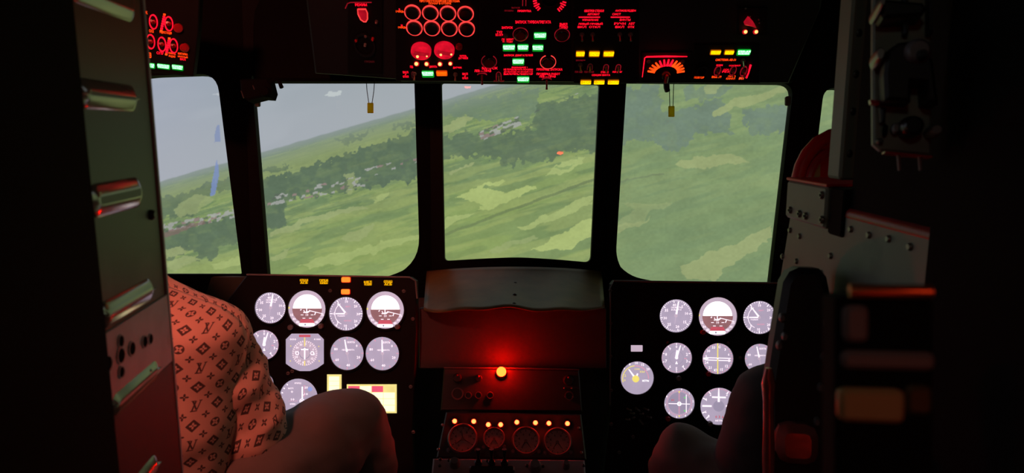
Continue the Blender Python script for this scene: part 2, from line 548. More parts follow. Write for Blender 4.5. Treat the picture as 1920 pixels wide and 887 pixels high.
def landscape(px, py):
    """the picture thrown on the screen: hazy sky, banked horizon, fields, woods and villages"""
    def C(r, g, b):
        return np.array(srgb(r, g, b)[:3])
    def over(img, m, c):
        m = m[..., None]
        return img * (1 - m) + c * m
    yh = 286 - 0.288 * (px - 490)
    v = (py - yh) * 0.96
    u = (px - 490) * 0.96 - (py - 286) * 0.28
    # sky
    img = np.ones(px.shape + (3,)) * C(150, 159, 170)
    t = sstep(-190, 0, v)
    img = over(img, sstep(420, 900, px) * 0.8, C(146, 157, 160))
    img = over(img, (1 - sstep(250, 520, px)) * 0.9, C(157, 163, 180))
    img = over(img, t * 0.6, C(168, 170, 178))
    img = over(img, sstep(0.45, 0.7, fbm(u / 160, v / 40, 3)) * 0.18 * (v < 0), C(176, 180, 190))
    # ground
    tx = sstep(820, 1250, px)
    wx = px + (fbm(px / 26, py / 20, 11) - 0.5) * 22 + (fbm(px / 7, py / 6, 12) - 0.5) * 7
    wy = py + (fbm(px / 26, py / 20, 21) - 0.5) * 14 + (fbm(px / 7, py / 6, 22) - 0.5) * 5
    g = np.ones(img.shape) * C(114, 135, 92)
    lv = np.log(np.maximum(v, 1) + 25)
    n1 = fbm(u / 95 / (0.3 + v / 300 * (v > 0)), lv * 16, 31)
    n2 = fbm(u / 60 / (0.3 + v / 300 * (v > 0)), lv * 26, 41)
    g = over(g, sstep(0.48, 0.60, n1), C(128, 148, 92))
    g = over(g, sstep(0.60, 0.68, n2) * 0.8, C(143, 158, 100))
    g = over(g, (1 - sstep(0.30, 0.40, n2)) * 0.7, C(98, 122, 84))
    # nearer fields brighten and turn yellow-green
    g = over(g, sstep(130, 260, v) * (1 - tx) * 0.35, C(138, 158, 84))
    g = over(g, sstep(0.5, 0.62, fbm(u / 140, v / 13, 51)) * sstep(110, 150, v) * 0.55, C(150, 163, 100))
    # the right-hand panes look into haze
    g = over(g, sstep(1110, 1180, px) * 0.66, C(124, 145, 104))
    g = over(g, sstep(1110, 1180, px) * sstep(330, 440, py) * 0.5, C(114, 136, 96))
    hz = 1 - sstep(0, 46, v)
    g = over(g, sstep(10, 20, v) * (1 - sstep(46, 66, v)) * (1 - sstep(800, 860, px)) * 0.75, C(136, 150, 100))
    # woods
    blob = fbm(px / 15, py / 12, 61, 3)
    def woods(img, poly, c, soft=1.0):
        x = px + (fbm(px / 9, py / 9, 71) - 0.5) * 26
        y = py + (fbm(px / 9, py / 9, 72) - 0.5) * 26
        m = inpoly(x, y, poly).astype(float) * soft
        return over(img, m * (0.78 + 0.22 * sstep(0.35, 0.6, blob)), c)
    wd1, wd2, wd3 = C(86, 105, 84), C(104, 124, 102), C(108, 127, 112)
    g = woods(g, [(500, 332), (560, 320), (605, 300), (690, 275), (780, 246), (800, 240), (800, 334), (731, 343), (690, 352), (645, 361), (560, 372), (533, 374), (531, 425), (500, 432), (480, 420), (480, 345)], wd1)
    g = woods(g, [(488, 314), (545, 308), (540, 318), (490, 322)], wd1, 0.8)
    g = woods(g, [(630, 262), (700, 244), (690, 254), (640, 270)], wd1, 0.7)
    g = woods(g, [(740, 234), (800, 226), (800, 236), (745, 242)], wd1, 0.7)
    g = woods(g, [(280, 372), (330, 366), (400, 340), (452, 324), (452, 352), (380, 372), (360, 402), (300, 412), (280, 402)], wd1, 0.85)
    g = woods(g, [(280, 448), (330, 430), (400, 410), (455, 398), (458, 452), (410, 462), (400, 484), (372, 486), (355, 462), (330, 486), (290, 482)], wd1, 0.95)
    g = woods(g, [(820, 202), (880, 186), (960, 176), (1010, 164), (1010, 214), (940, 226), (820, 214)], wd2, 0.85)
    g = woods(g, [(820, 262), (880, 250), (930, 252), (1000, 240), (1010, 196), (1080, 182), (1130, 172), (1130, 292), (1060, 280), (1040, 300), (965, 306), (945, 312), (930, 298), (900, 292), (836, 296), (820, 300)], wd1, 0.9)
    g = woods(g, [(1165, 170), (1235, 158), (1245, 208), (1290, 204), (1320, 190), (1360, 186), (1372, 246), (1340, 250), (1300, 254), (1275, 286), (1240, 276), (1222, 256), (1190, 262), (1165, 268)], wd3, 0.95)
    g = woods(g, [(1392, 210), (1440, 200), (1490, 196), (1490, 244), (1440, 252), (1405, 250)], wd3, 0.95)
    g = woods(g, [(1280, 160), (1372, 158), (1370, 172), (1330, 186), (1290, 182)], wd3, 0.8)
    # bright fields, strips and the road
    def field(img, poly, c, a=0.9):
        return over(img, inpoly(wx, wy, poly).astype(float) * a, c)
    lt, lt2, lt3 = C(172, 186, 116), C(164, 178, 114), C(152, 163, 112)
    g = field(g, [(857, 371), (893, 353), (938, 332), (941, 336), (908, 353), (945, 360), (1003, 349), (1006, 356), (916, 396), (900, 394), (906, 383)], lt)
    g = field(g, [(970, 424), (1040, 396), (1112, 364), (1112, 384), (1050, 408), (980, 430)], lt2)
    g = field(g, [(995, 466), (1060, 434), (1112, 408), (1112, 442), (1070, 466), (1010, 470)], lt)
    g = field(g, [(1022, 328), (1056, 302), (1098, 291), (1092, 304), (1050, 328)], lt2)
    g = field(g, [(1038, 318), (1062, 308), (1078, 306), (1050, 320)], C(128, 150, 96), 0.8)
    g = field(g, [(832, 412), (886, 401), (858, 420), (832, 432)], lt2)
    g = field(g, [(840, 322), (888, 302), (880, 308), (842, 328)], lt3)
    g = field(g, [(832, 238), (862, 222), (880, 224), (868, 238), (832, 250)], lt3, 0.8)
    g = field(g, [(915, 470), (1000, 440), (1010, 446), (930, 478)], lt3, 0.6)
    g = field(g, [(510, 436), (560, 412), (672, 384), (690, 388), (580, 420), (512, 444)], lt3, 0.85)
    g = field(g, [(640, 446), (690, 418), (700, 428), (676, 452)], lt3, 0.8)
    g = field(g, [(560, 498), (640, 474), (785, 436), (785, 446), (650, 490), (580, 506)], lt2, 0.8)
    g = field(g, [(508, 480), (548, 466), (540, 482), (508, 488)], lt3, 0.8)
    g = field(g, [(700, 372), (735, 362), (720, 376), (702, 380)], lt2, 0.8)
    g = field(g, [(640, 330), (668, 326), (660, 362), (648, 362)], lt3, 0.6)
    g = field(g, [(300, 470), (330, 462), (352, 472), (310, 486)], lt3, 0.8)
    g = field(g, [(290, 500), (350, 478), (372, 486), (330, 508)], lt3, 0.8)
    g = field(g, [(392, 496), (455, 478), (458, 494), (400, 506)], lt2, 0.8)
    g = field(g, [(330, 392), (372, 366), (398, 372), (366, 398), (338, 408)], lt3, 0.6)
    g = field(g, [(1262, 308), (1300, 292), (1370, 290), (1405, 302), (1360, 308), (1330, 314), (1280, 316)], lt3, 0.9)
    g = field(g, [(1150, 432), (1200, 416), (1232, 392), (1262, 378), (1210, 378), (1160, 380), (1190, 392), (1170, 404)], lt3, 0.45)
    g = field(g, [(1280, 502), (1330, 470), (1400, 448), (1450, 424), (1442, 456), (1380, 492), (1340, 524), (1290, 524)], lt3, 0.9)
    g = field(g, [(1334, 206), (1400, 180), (1480, 158), (1480, 170), (1400, 200), (1340, 218)], lt3, 0.85)
    g = field(g, [(1150, 430), (1180, 416), (1225, 408), (1190, 424), (1152, 440)], lt3, 0.7)
    g = field(g, [(1322, 166), (1350, 160), (1344, 176), (1326, 180)], lt3, 0.7)
    rd = np.abs((py + (wy - py) * 0.25 - (441 - (px - 832) * 0.371))) < 2.6
    g = over(g, (rd & (px > 820) & (px < 1125)) * 0.7, C(92, 108, 78))
    rd = np.abs((wy - (342 - (px - 1165) * 0.22))) < 1.6
    g = over(g, (rd & (px > 1160) & (px < 1245)) * 0.5, C(104, 116, 92))
    # village roofs and walls: small light and reddish specks along the tree bands
    def village(img, x0, y0, x1, y1, wid, den, seed):
        dx, dy = x1 - x0, y1 - y0
        L = math.hypot(dx, dy)
        a = ((px - x0) * dx + (py - y0) * dy) / L
        b = (-(px - x0) * dy + (py - y0) * dx) / L
        near = (a > 0) & (a < L) & (np.abs(b) < wid)
        cx, cy = np.floor(px / 8 + 0.8 * vnoise(px / 6, py / 6, seed)), np.floor((py + 0.29 * px) / 4.2 + 0.8 * vnoise(px / 6, py / 6, seed + 1))
        r = vnoise(cx * 7.13 + 0.5, cy * 3.77 + 0.5, seed + 5)
        img = over(img, (near & (r > 1 - den)) * 0.85, C(160, 160, 158))
        img = over(img, (near & (r > 1 - den * 0.45) & (r < 1 - den * 0.2)) * 0.9, C(136, 116, 112))
        img = over(img, (near & (r < den * 0.5)) * 0.7, C(84, 92, 84))
        return img
    g = village(g, 500, 376, 690, 338, 11, 0.30, 201)
    g = village(g, 680, 326, 785, 300, 8, 0.30, 211)
    g = village(g, 900, 256, 975, 226, 9, 0.55, 221)
    g = village(g, 1005, 216, 1120, 168, 8, 0.16, 231)
    g = village(g, 292, 432, 450, 398, 8, 0.55, 241)
    g = over(g, (inpoly(wx, wy, [(296, 436), (340, 424), (382, 412), (384, 418), (330, 434), (298, 446)])) * 0.7, C(124, 98, 96))
    g = over(g, (1 - sstep(0, 16, v)) * 0.85, C(134, 142, 150))
    g = over(g, hz * 0.55, C(132, 144, 138))
    g = over(g, 0.07 * np.ones(px.shape), C(140, 150, 140))
    fine = (fbm(px / 5, py / 4, 301, 2) - 0.5) * 0.16 + (fbm(px / 40, py / 22, 311, 2) - 0.5) * 0.18
    g = g * (1 + fine * sstep(10, 60, v))[..., None]
    g = over(g, sstep(120, 240, v) * (1 - tx) * 0.18, C(146, 164, 84))
    m = sstep(-1.5, 1.5, v + (fbm(px / 20, py / 20, 91) - 0.5) * 3)
    img = img * (1 - m[..., None]) + g * m[..., None]
    # two small pale shapes and the two blue marks in the projected picture
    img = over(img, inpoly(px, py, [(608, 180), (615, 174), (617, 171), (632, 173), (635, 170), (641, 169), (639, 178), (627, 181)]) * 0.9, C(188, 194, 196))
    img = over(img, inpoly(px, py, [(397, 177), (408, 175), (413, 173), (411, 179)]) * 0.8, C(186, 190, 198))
    img = over(img, inpoly(px, py, [(403, 250), (406, 236), (411, 234), (414, 265), (402, 267)]) * 0.6, C(110, 128, 178))
    img = over(img, inpoly(px, py, [(406, 300), (410, 312), (411, 328), (403, 366), (394, 368), (397, 342)]) * 0.75, C(120, 138, 192))
    return np.clip(img, 0, 1)

def build_screen():
    R = 3.3
    th = np.radians(np.concatenate([np.linspace(-66, -33, 110, endpoint=False), np.linspace(-33, 33, 980, endpoint=False), np.linspace(33, 66, 111)]))
    zz = np.concatenate([np.linspace(-0.55, 0.35, 50, endpoint=False), np.linspace(0.35, 1.85, 420, endpoint=False), np.linspace(1.85, 2.55, 40)])
    nx, nz = len(th), len(zz)
    T, Z = np.meshgrid(th, zz)
    X, Y = R * np.sin(T), R * np.cos(T)
    c, s = math.cos(PITCH), math.sin(PITCH)
    dz = Z - CAM.z
    dep = Y * c - dz * s
    px = 960 + F * X / dep
    py = 443.5 - F * (Y * s + dz * c) / dep
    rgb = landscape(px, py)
    me = bpy.data.meshes.new('projection_screen')
    co = np.stack([X, Y, Z], -1).reshape(-1, 3)
    me.vertices.add(len(co))
    me.vertices.foreach_set('co', co.ravel().astype(np.float32))
    i = np.arange(nx * nz).reshape(nz, nx)
    q = np.stack([i[:-1, :-1], i[1:, :-1], i[1:, 1:], i[:-1, 1:]], -1).reshape(-1, 4)
    me.loops.add(q.size)
    me.loops.foreach_set('vertex_index', q.ravel().astype(np.int32))
    me.polygons.add(len(q))
    me.polygons.foreach_set('loop_start', np.arange(0, q.size, 4, dtype=np.int32))
    me.update()
    at = me.color_attributes.new('projected', 'FLOAT_COLOR', 'POINT')
    at.data.foreach_set('color', np.concatenate([rgb.reshape(-1, 3), np.ones((nx * nz, 1))], 1).ravel().astype(np.float32))
    m = bpy.data.materials.new('projected_picture')
    m.use_nodes = True
    nt = m.node_tree
    b = nt.nodes['Principled BSDF']
    b.inputs['Base Color'].default_value = (0.03, 0.03, 0.03, 1)
    b.inputs['Roughness'].default_value = 0.9
    a = nt.nodes.new('ShaderNodeAttribute')
    a.attribute_name = 'projected'
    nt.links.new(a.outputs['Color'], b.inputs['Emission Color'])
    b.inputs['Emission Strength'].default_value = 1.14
    me.materials.append(m)
    o = bpy.data.objects.new('projection_screen', me)
    COL.objects.link(o)
    m.cycles.emission_sampling = 'NONE'
    bk = MB()
    n = 60
    vs = []
    for k in range(n + 1):
        t = math.radians(-66.3 + 132.6 * k / n)
        for r_ in (3.312, 3.34):
            vs += [(r_ * math.sin(t), r_ * math.cos(t), -0.58), (r_ * math.sin(t), r_ * math.cos(t), 2.58)]
    fs = []
    for k in range(n):
        a, b2 = k * 4, k * 4 + 4
        fs += [(a, a + 1, b2 + 1, b2), (a + 2, b2 + 2, b2 + 3, a + 3), (a + 1, a + 3, b2 + 3, b2 + 1), (a, b2, b2 + 2, a + 2)]
    bk.add(vs, fs + [(0, 2, 3, 1), (n * 4, n * 4 + 1, n * 4 + 3, n * 4 + 2)])
    bk.build('screen_back', 'black_matte', o)
    tag(o, 'curved projection screen outside the windows showing banked green fields, woods and hazy sky', 'screen')
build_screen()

# ---------------- cockpit shell
FLOOR = 0.22
struct(MB().box(WORLD, -1.05, 1.05, -0.75, 2.0, FLOOR - 0.04, FLOOR).build('floor', 'black_paint'))
struct(MB().box(WORLD, -1.05, 1.05, -0.75, 1.25, 1.93, 1.97).build('ceiling', 'black_matte'))
struct(MB().box(WORLD, -1.05, 1.05, -0.80, -0.75, FLOOR, 1.93).build('wall_back', 'black_matte'))
struct(MB().box(WORLD, -1.10, -1.05, -0.75, 1.0, FLOOR, 1.93).build('wall_left', 'black_matte'))
struct(MB().box(WORLD, 1.05, 1.10, -0.75, 1.0, FLOOR, 1.93).build('wall_right', 'black_matte'))

# ---------------- windscreen: five panes, each a flat plate with a rounded opening
# inverse depth is linear over a pane, so every pane is a true plane; the top leans back to the crew
mat('frame_black', (0.0028, 0.0024, 0.0025, 1), 0.6, var=0.3, scale=25, spec=0.15)
_kn = [(150, 1 / 1.42), (462, 1 / 1.62), (808, 1 / 1.82), (1140, 1 / 1.82), (1500, 1 / 1.62), (1790, 1 / 1.42)]
def wdep(px, py, seg):
    (a, ia), (b, ib) = _kn[seg], _kn[seg + 1]
    return 1 / (ia + (ib - ia) * (px - a) / (b - a) + (330 - py) * 0.00009)
def corner(p0, p1, p2, r, n=6):
    """rounded corner at p1"""
    a, b, c = V(p0), V(p1), V(p2)
    e, g = (a - b).normalized(), (c - b).normalized()
    s, t = b + e * r, b + g * r
    return [tuple(s * (1 - k) ** 2 + b * 2 * k * (1 - k) + t * k * k) for k in [i / n for i in range(n + 1)]]
def opening(pts):
    """pts: (x, y, corner radius) clockwise in the picture"""
    out = []
    n = len(pts)
    for i, (x, y, r) in enumerate(pts):
        if r > 0:
            out += corner(pts[i - 1][:2], (x, y), pts[(i + 1) % n][:2], r)
        else:
            out.append((x, y))
    return out
def window(num, cell, pts):
    hole = opening(pts)
    cx = sum(p[0] for p in hole) / len(hole)
    cy = sum(p[1] for p in hole) / len(hole)
    x0, y0, x1, y1 = cell[:4]
    xb0, xb1 = (cell[4], cell[5]) if len(cell) > 4 else (x0, x1)
    quad = [(x0, y0), (x1, y0), (xb1, y1), (xb0, y1)]
    from mathutils.geometry import tessellate_polygon
    mb = MB()
    pts = quad + hole
    P0 = [W(x, y, wdep(x, y, num - 1)) for x, y in pts]
    n, N = len(hole), len(pts)
    tri = tessellate_polygon([[V((x, y, 0)) for x, y in quad], [V((x, y, 0)) for x, y in hole]])
    fs = [tuple(t) for t in tri] + [tuple(i + N for i in t[::-1]) for t in tri]
    fs += [(i, (i + 1) % 4, N + (i + 1) % 4, N + i) for i in range(4)]
    fs += [(4 + (i + 1) % n, 4 + i, N + 4 + i, N + 4 + (i + 1) % n) for i in range(n)]
    mb.add(P0 + [p - FWD * 0.022 for p in P0], fs)
    o = struct(mb.build('window_%d' % num, 'frame_black'))
    ya, yb = min(p[1] for p in hole) - 7, max(p[1] for p in hole) + 7
    xa, xb = min(p[0] for p in hole) - 6, max(p[0] for p in hole) + 6
    gl = MB()
    gv = [W(x, y, wdep(x, y, num - 1)) - FWD * 0.008 for x, y in ((xa, ya), (xb, ya), (xb, yb), (xa, yb))]
    gl.add(gv + [p - FWD * 0.005 for p in gv], [(0, 1, 2, 3), (7, 6, 5, 4)] + [(i, (i + 1) % 4, 4 + (i + 1) % 4, 4 + i) for i in range(4)])
    gl.build('pane', 'window_glass', o)
    return o
window(1, (150, -330, 448, 640, 150, 484), [(175, 160, 20), (300, 146, 10), (414, 142, 34), (460, 513, 3), (175, 513, 10)])
window(2, (448, -330, 803, 640, 484, 812), [(478, 146, 4), (779, 153, 4), (789, 489, 44), (735, 520, 40), (640, 530, 20), (509, 532, 6)])
window(3, (803, -330, 1146, 640, 812, 1130), [(829, 157, 5), (1122, 160, 5), (1106, 492, 12), (1040, 486, 25), (970, 482, 25), (900, 485, 25), (835, 489, 8)])
window(4, (1146, -330, 1507, 640, 1130, 1478), [(1172, 157, 4), (1481, 160, 26), (1437, 540, 6), (1250, 532, 30), (1172, 516, 30), (1152, 488, 26)])
window(5, (1507, -330, 1790, 640, 1478, 1790), [(1537, 168, 22), (1760, 178, 20), (1760, 510, 10), (1496, 513, 8)])
# window locks and hinges seen against the light
struct(MB().box(flat(1.54), -0.60, 0.66, 0.36, 0.70, -0.03, 0.0, 0.006).build('trim_1', 'black_matte'))   # header above the windscreen

# pale clips at the corners of the panes
for px_, py_, d_ in ((484, 192, 1.58), (1476, 190, 1.57)):
    fr = flat(d_)
    u, v = fr.loc(px_, py_)
    o = MB().prism(fr, rrect(u, v, 0.012, 0.022, 0.004), 0, 0.008, 0.002).build('window_clip', 'grey_paint')
    tag(o, 'small pale clip at the upper %s corner of the windscreen' % ('left' if px_ < 900 else 'right'), 'clip')
# ================================================================== AISLE PARTITIONS NEXT TO THE CAMERA
LW = Frame(W(302, 443, 0.66), (-0.128, 1, 0), (0, 0, 1))     # left partition, face turned to the aisle
def ppoly(fr, pts):
    return [fr.loc(*p) for p in pts]
def ccw(p):
    a = sum(p[i - 1][0] * p[i][1] - p[i][0] * p[i - 1][1] for i in range(len(p)))
    return p if a > 0 else p[::-1]

def left_partition():
    u1 = LW.loc(302, 443)[0]
    u0 = LW.loc(171, 443)[0]
    o = struct(MB().box(LW, u0, u1, -0.80, 0.62, -0.03, 0.0, 0.003).build('trim_2', 'olive_paint'))
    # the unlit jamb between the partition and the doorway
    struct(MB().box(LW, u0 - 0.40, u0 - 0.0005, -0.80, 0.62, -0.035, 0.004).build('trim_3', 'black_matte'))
    # bare, scratched lower plate
    pl = MB()
    pl.box(LW, u0 + 0.0005, u1 - 0.0005, LW.loc(171, 812)[1], LW.loc(171, 640)[1], 0.0, 0.0016, 0.0006)
    pl.build('metal_plate', 'bare_metal', o)
    MB().box(LW, u0 + 0.0005, u1 - 0.0005, -0.79, LW.loc(171, 813)[1], 0.0, 0.0012, 0.0004).build('dark_lower_sheet', 'black_paint', o)  # dark sheet added over the lower wall to keep it near black
    # pressed stiffening beads: (left x, y top, y bottom, right x, y top, y bottom)
    beads = [(-60, 15, 252, 27), (148, 205, 256, 190), (345, 412, 268, 392), (578, 634, 289, 578), (768, 826, 300, 742), (985, 1050, 300, 925)]
    for k, (yt, yb, xr, yrb) in enumerate(beads):
        a = LW.loc(171, (yt + yb) / 2)
        h = abs(LW.loc(171, yt)[1] - LW.loc(171, yb)[1])
        ur = LW.loc(xr, yrb)[0]
        cu, cv = (u0 + 0.0005 + ur) / 2, a[1]
        w = ur - u0 - 0.001
        mb = MB()
        rings, n = [], 0
        for ins, hz in ((0.0, 0.0), (0.0004, 0.0006), (0.003, 0.0019), (0.006, 0.0032), (0.0085, 0.0042), (0.0095, 0.0044), (0.0105, 0.0045)):
            rings.append((inset(rrect(cu, cv, w, h, 0.013, 6), ins), hz))
        n = len(rings[0][0])
        vs = [LW.p(p[0], p[1], 0.0 + z) for r, z in rings for p in r]
        fs = [(q * n + i, q * n + (i + 1) % n, (q + 1) * n + (i + 1) % n, (q + 1) * n + i) for q in range(6) for i in range(n)]
        mb.add(vs, fs)
        bd = mb.build('stiffening_bead', 'polished_flank', o, smooth=True)
        MB().poly(LW, rings[6][0], 0.0045).build('bead_face', 'bare_metal' if k >= 3 else 'olive_paint', bd)
    # holes punched in the bare plate
    for hx, hy, hr in ((222, 640, 8.5), (222, 667, 11), (243, 654, 10), (267, 641, 9), (278, 636, 8), (197, 683, 11), (175, 697, 11), (223, 698, 8)):
        u, v = LW.loc(hx, hy)
        m = hr * 0.66 / F * 1.1
        hb = MB().ring(LW, u, v, m, m * 1.18, 0.0, 0.0026, 18).build('hole_rim', 'bare_metal', o)
        MB().poly(LW, circ(u, v, m, 18), 0.0019).build('hole', 'hole_dark', hb)
    for hx, hy in ((283, 403), (276, 700)):
        u, v = LW.loc(hx, hy)
        MB().lathe(LW, u, v, [(0.005, 0), (0.005, 0.002), (0.003, 0.004)], 12).build('screw', 'dark_rivet', o)
    # edge angle facing forward
    MB().box(LW, u1 - 0.001, u1 + 0.004, -0.80, 0.62, -0.045, 0.002, 0.001).build('edge_angle', 'bare_metal', o)
mat('polished_flank', (0.42, 0.39, 0.35, 1), 0.15, metal=0.6, var=0.15, scale=9)
left_partition()

# ---------------- right partition: low riveted wall, post above it
RW = Frame(W(1748, 440, 0.634), (0, -1, 0), (0, 0, 1))       # face turned to the aisle (-x)
def right_partition():
    uN = RW.loc(1748, 440)[0]                                # near end
    uF = RW.loc(1462, 480)[0]                                # far end
    top = RW.loc(1660, 420)[1]
    # outline: the far edge slopes up to the box
    pts = [RW.loc(1455, 560), (uF - 0.02, -0.75), (uN, -0.75), (uN, RW.loc(1748, 443)[1]), RW.loc(1582, 400), RW.loc(1484, 383), RW.loc(1470, 470)]
    o = struct(MB().prism(RW, ccw(pts), -0.02, 0.0, 0.003).build('trim_4', 'grey_paint'))
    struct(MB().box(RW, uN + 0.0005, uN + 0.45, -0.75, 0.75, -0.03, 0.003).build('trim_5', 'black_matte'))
    # rolled top edge
    a, b = RW.loc(1582, 402), RW.loc(1748, 445)
    MB().tube([RW.p(*a, -0.008), RW.p(*b, -0.008)], 0.009, 10).build('rolled_edge', 'red_lit_edge', o, smooth=True)
    for x, y in ((1596, 430), (1630, 441), (1667, 448), (1707, 463), (1482, 432), (1500, 443), (1558, 480), (1468, 481), (1494, 490), (1540, 512)):
        u, v = RW.loc(x, y)
        MB().lathe(RW, u, v, [(0.0042, 0), (0.0042, 0.001), (0.0028, 0.003)], 12).build('rivet', 'rivet_metal', o, smooth=True)
    # upper wall behind the post, unlit
    pu = RW.loc(1604, 200)[0]
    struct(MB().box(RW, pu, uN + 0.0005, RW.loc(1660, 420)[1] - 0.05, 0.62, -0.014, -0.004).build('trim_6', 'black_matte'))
    # flanged post
    p0, p1 = RW.loc(1574, 330), RW.loc(1602, 330)
    PF = Frame(RW.p(p0[0], 0, 0.0), RGT, (0, 0, 1))           # post face turned to the camera
    w = 0.0225
    pz0 = RW.loc(1574, 338)[1]
    po = struct(MB().box(PF, 0.0, w, pz0, 0.62, -0.03, 0.0, 0.003).build('trim_7', 'grey_paint'))
    for x, y in ((1591, 62), (1583, 139), (1578, 209), (1572, 288)):
        v = PF.loc(x, y)[1]
        MB().lathe(PF, w * 0.45, v, [(0.0035, -0.001), (0.0035, 0.0012), (0.002, 0.0022)], 12, sy=1.4).build('rivet', 'dark_rivet', po, smooth=True)
mat('red_lit_edge', (0.30, 0.03, 0.03, 1), 0.35, var=0.3, scale=60, bump=0.2)  # red light along the rolled edge put into its base colour
right_partition()

# ---------------- riveted grey box standing on the right partition
def riveted_box():
    uL, vb = RW.loc(1482, 405)
    uR, vt = RW.loc(1563, 345)
    vt = RW.loc(1484, 337)[1]
    vb = RW.loc(1563, 432)[1]
    o = thing('junction_box', RW.p((uL + uR) / 2, vb, -0.03), 'grey riveted box on the low right partition with a red-lit top', 'box')
    MB().box(RW, uL, uR, vb, vt, -0.13, 0.008, 0.003).build('body', 'grey_paint', o)
    MB().box(RW, uL - 0.001, uR + 0.001, vt, vt + 0.004, -0.133, 0.009, 0.001).build('red_lit_top', 'red_hoop_lit_lid', o)  # red light on the box top built as a coloured layer
    for x, y in ((1493, 394), (1511, 401), (1523, 405), (1554, 412), (1554, 366)):
        u, v = RW.loc(x, y)
        r = MB().lathe(RW, u, v, [(0.0052, 0.008), (0.0052, 0.0095), (0.0036, 0.0115)], 12).build('rivet', 'rivet_metal', o, smooth=True)
        MB().poly(RW, circ(u + 0.001, v, 0.0022, 8), 0.0117).build('slot', 'hole_dark', r)
    MB().box(RW, uR + 0.0005, uR + 0.036, vb - 0.005, vt - 0.0, -0.03, 0.004, 0.002).build('side_strip', 'black_matte', o)
riveted_box()

def red_hoop():
    d = 1.0
    pts = [(1497, 336), (1503, 312), (1515, 288), (1534, 267), (1556, 255), (1585, 250), (1612, 256), (1632, 275), (1640, 300), (1640, 336)]
    o = thing('padded_hoop', W(1565, 338, d), 'curved dark red hoop rising behind the grey riveted box', 'hoop')
    MB().tube([W(x, y, d) for x, y in pts], 0.0105, 10).build('outer_rim', 'red_hoop_lit_lid', o, smooth=True)
    MB().tube([W(1568 + (x - 1568) * 0.72, 336 + (y - 336) * 0.66, d - 0.012) for x, y in pts], 0.006, 8).build('inner_rim', 'red_lens', o, smooth=True)
    fr = flat(d)
    MB().poly(fr, ccw([fr.loc(x, y) for x, y in pts]), -0.012).build('back_web', 'red_hoop_lit_lid', o)
    u, v = fr.loc(1529, 317)
    MB().box(fr, u - 0.006, u + 0.006, v - 0.012, v + 0.012, -0.01, 0.004, 0.001).build('tag', 'brass', o)
red_hoop()

# ---------------- grey bracket plate with knobs, upper right
BP = Frame(W(1700, 150, 0.62), RGT * 1.0 - UPV * 0.12 + FWD * -0.35, UPV)
def bracket_plate():
    o = thing('bracket_plate', BP.p(*BP.loc(1690, 285)), 'grey bracket plate with black knobs high on the right partition', 'bracket')
    out = [(1637, 270), (1650, 282), (1700, 287), (1747, 292), (1747, -20), (1637, -20), (1636, 120)]
    MB().prism(BP, ccw(ppoly(BP, out)), -0.01, 0.0, 0.002).build('plate', 'grey_paint', o)
    def knob(px, py, r, h, name='knob', m='black_gloss', sy=1.0):
        u, v = BP.loc(px, py)
        k = r * 0.62 / F
        return MB().lathe(BP, u, v, [(k, 0), (k * 1.02, h * 0.4), (k * 0.9, h * 0.85), (k * 0.6, h), (0.0004, h)], 16, sy=sy).build(name, m, o, smooth=True)
    def slab(pts, z0, z1, name, m):
        return MB().prism(BP, ccw(ppoly(BP, pts)), z0, z1, 0.003).build(name, m, o)
    slab([(1640, 22), (1650, 18), (1715, 24), (1724, 34), (1714, 48), (1645, 52), (1640, 44)], 0.0, 0.03, 'handle_bar', 'black_paint')
    slab([(1646, 152), (1652, 110), (1672, 96), (1696, 92), (1720, 108), (1734, 128), (1744, 206), (1722, 202), (1720, 168), (1696, 166), (1694, 202), (1648, 198)], 0.0, 0.03, 'black_lever', 'black_paint')
    knob(1706, 112, 25, 0.036, 'round_cap', 'dull_metal')
    knob(1710, 122, 10, 0.044, 'cap_slot', 'black_paint')
    knob(1702, 242, 20, 0.024, 'round_knob')
    knob(1676, 243, 7, 0.012, 'small_knob', 'dull_metal', 1.6)
    knob(1744, 250, 12, 0.024, 'pale_button', 'dull_metal')
    knob(1648, 266, 6, 0.008, 'screw', 'dark_rivet')
    knob(1636, 35, 6, 0.05, 'bolt_head', 'rivet_metal', 2.0)
    knob(1640, 116, 9, 0.03, 'bolt_head', 'rivet_metal', 1.8)
    slab([(1646, 205), (1658, 205), (1656, 232), (1648, 232)], 0, 0.012, 'latch', 'black_paint')
    slab([(1657, 232), (1660, 232), (1658, 258), (1655, 258)], 0, 0.006, 'slot_bar', 'hole_dark')
    slab([(1628, 190), (1646, 192), (1646, 199), (1630, 198)], 0, 0.012, 'red_clip', 'red_lens')
    for x in (1690, 1734):
        slab([(x, 0), (x + 8, 0), (x + 8, 70), (x, 70)], 0, 0.014, 'strap', 'black_paint')
    MB().prism(BP, ccw(ppoly(BP, [(1658, 284), (1747, 293), (1747, 296), (1658, 287)])), -0.012, 0.003).build('red_lip', 'red_lens', o)
    for x in (1686, 1726):
        a, b = BP.loc(x, 290), BP.loc(x + 4, 318)
        MB().tube([BP.p(*a, -0.004), BP.p(*b, -0.008)], 0.0016, 6).build('wire_end', 'dull_metal', o)
bracket_plate()

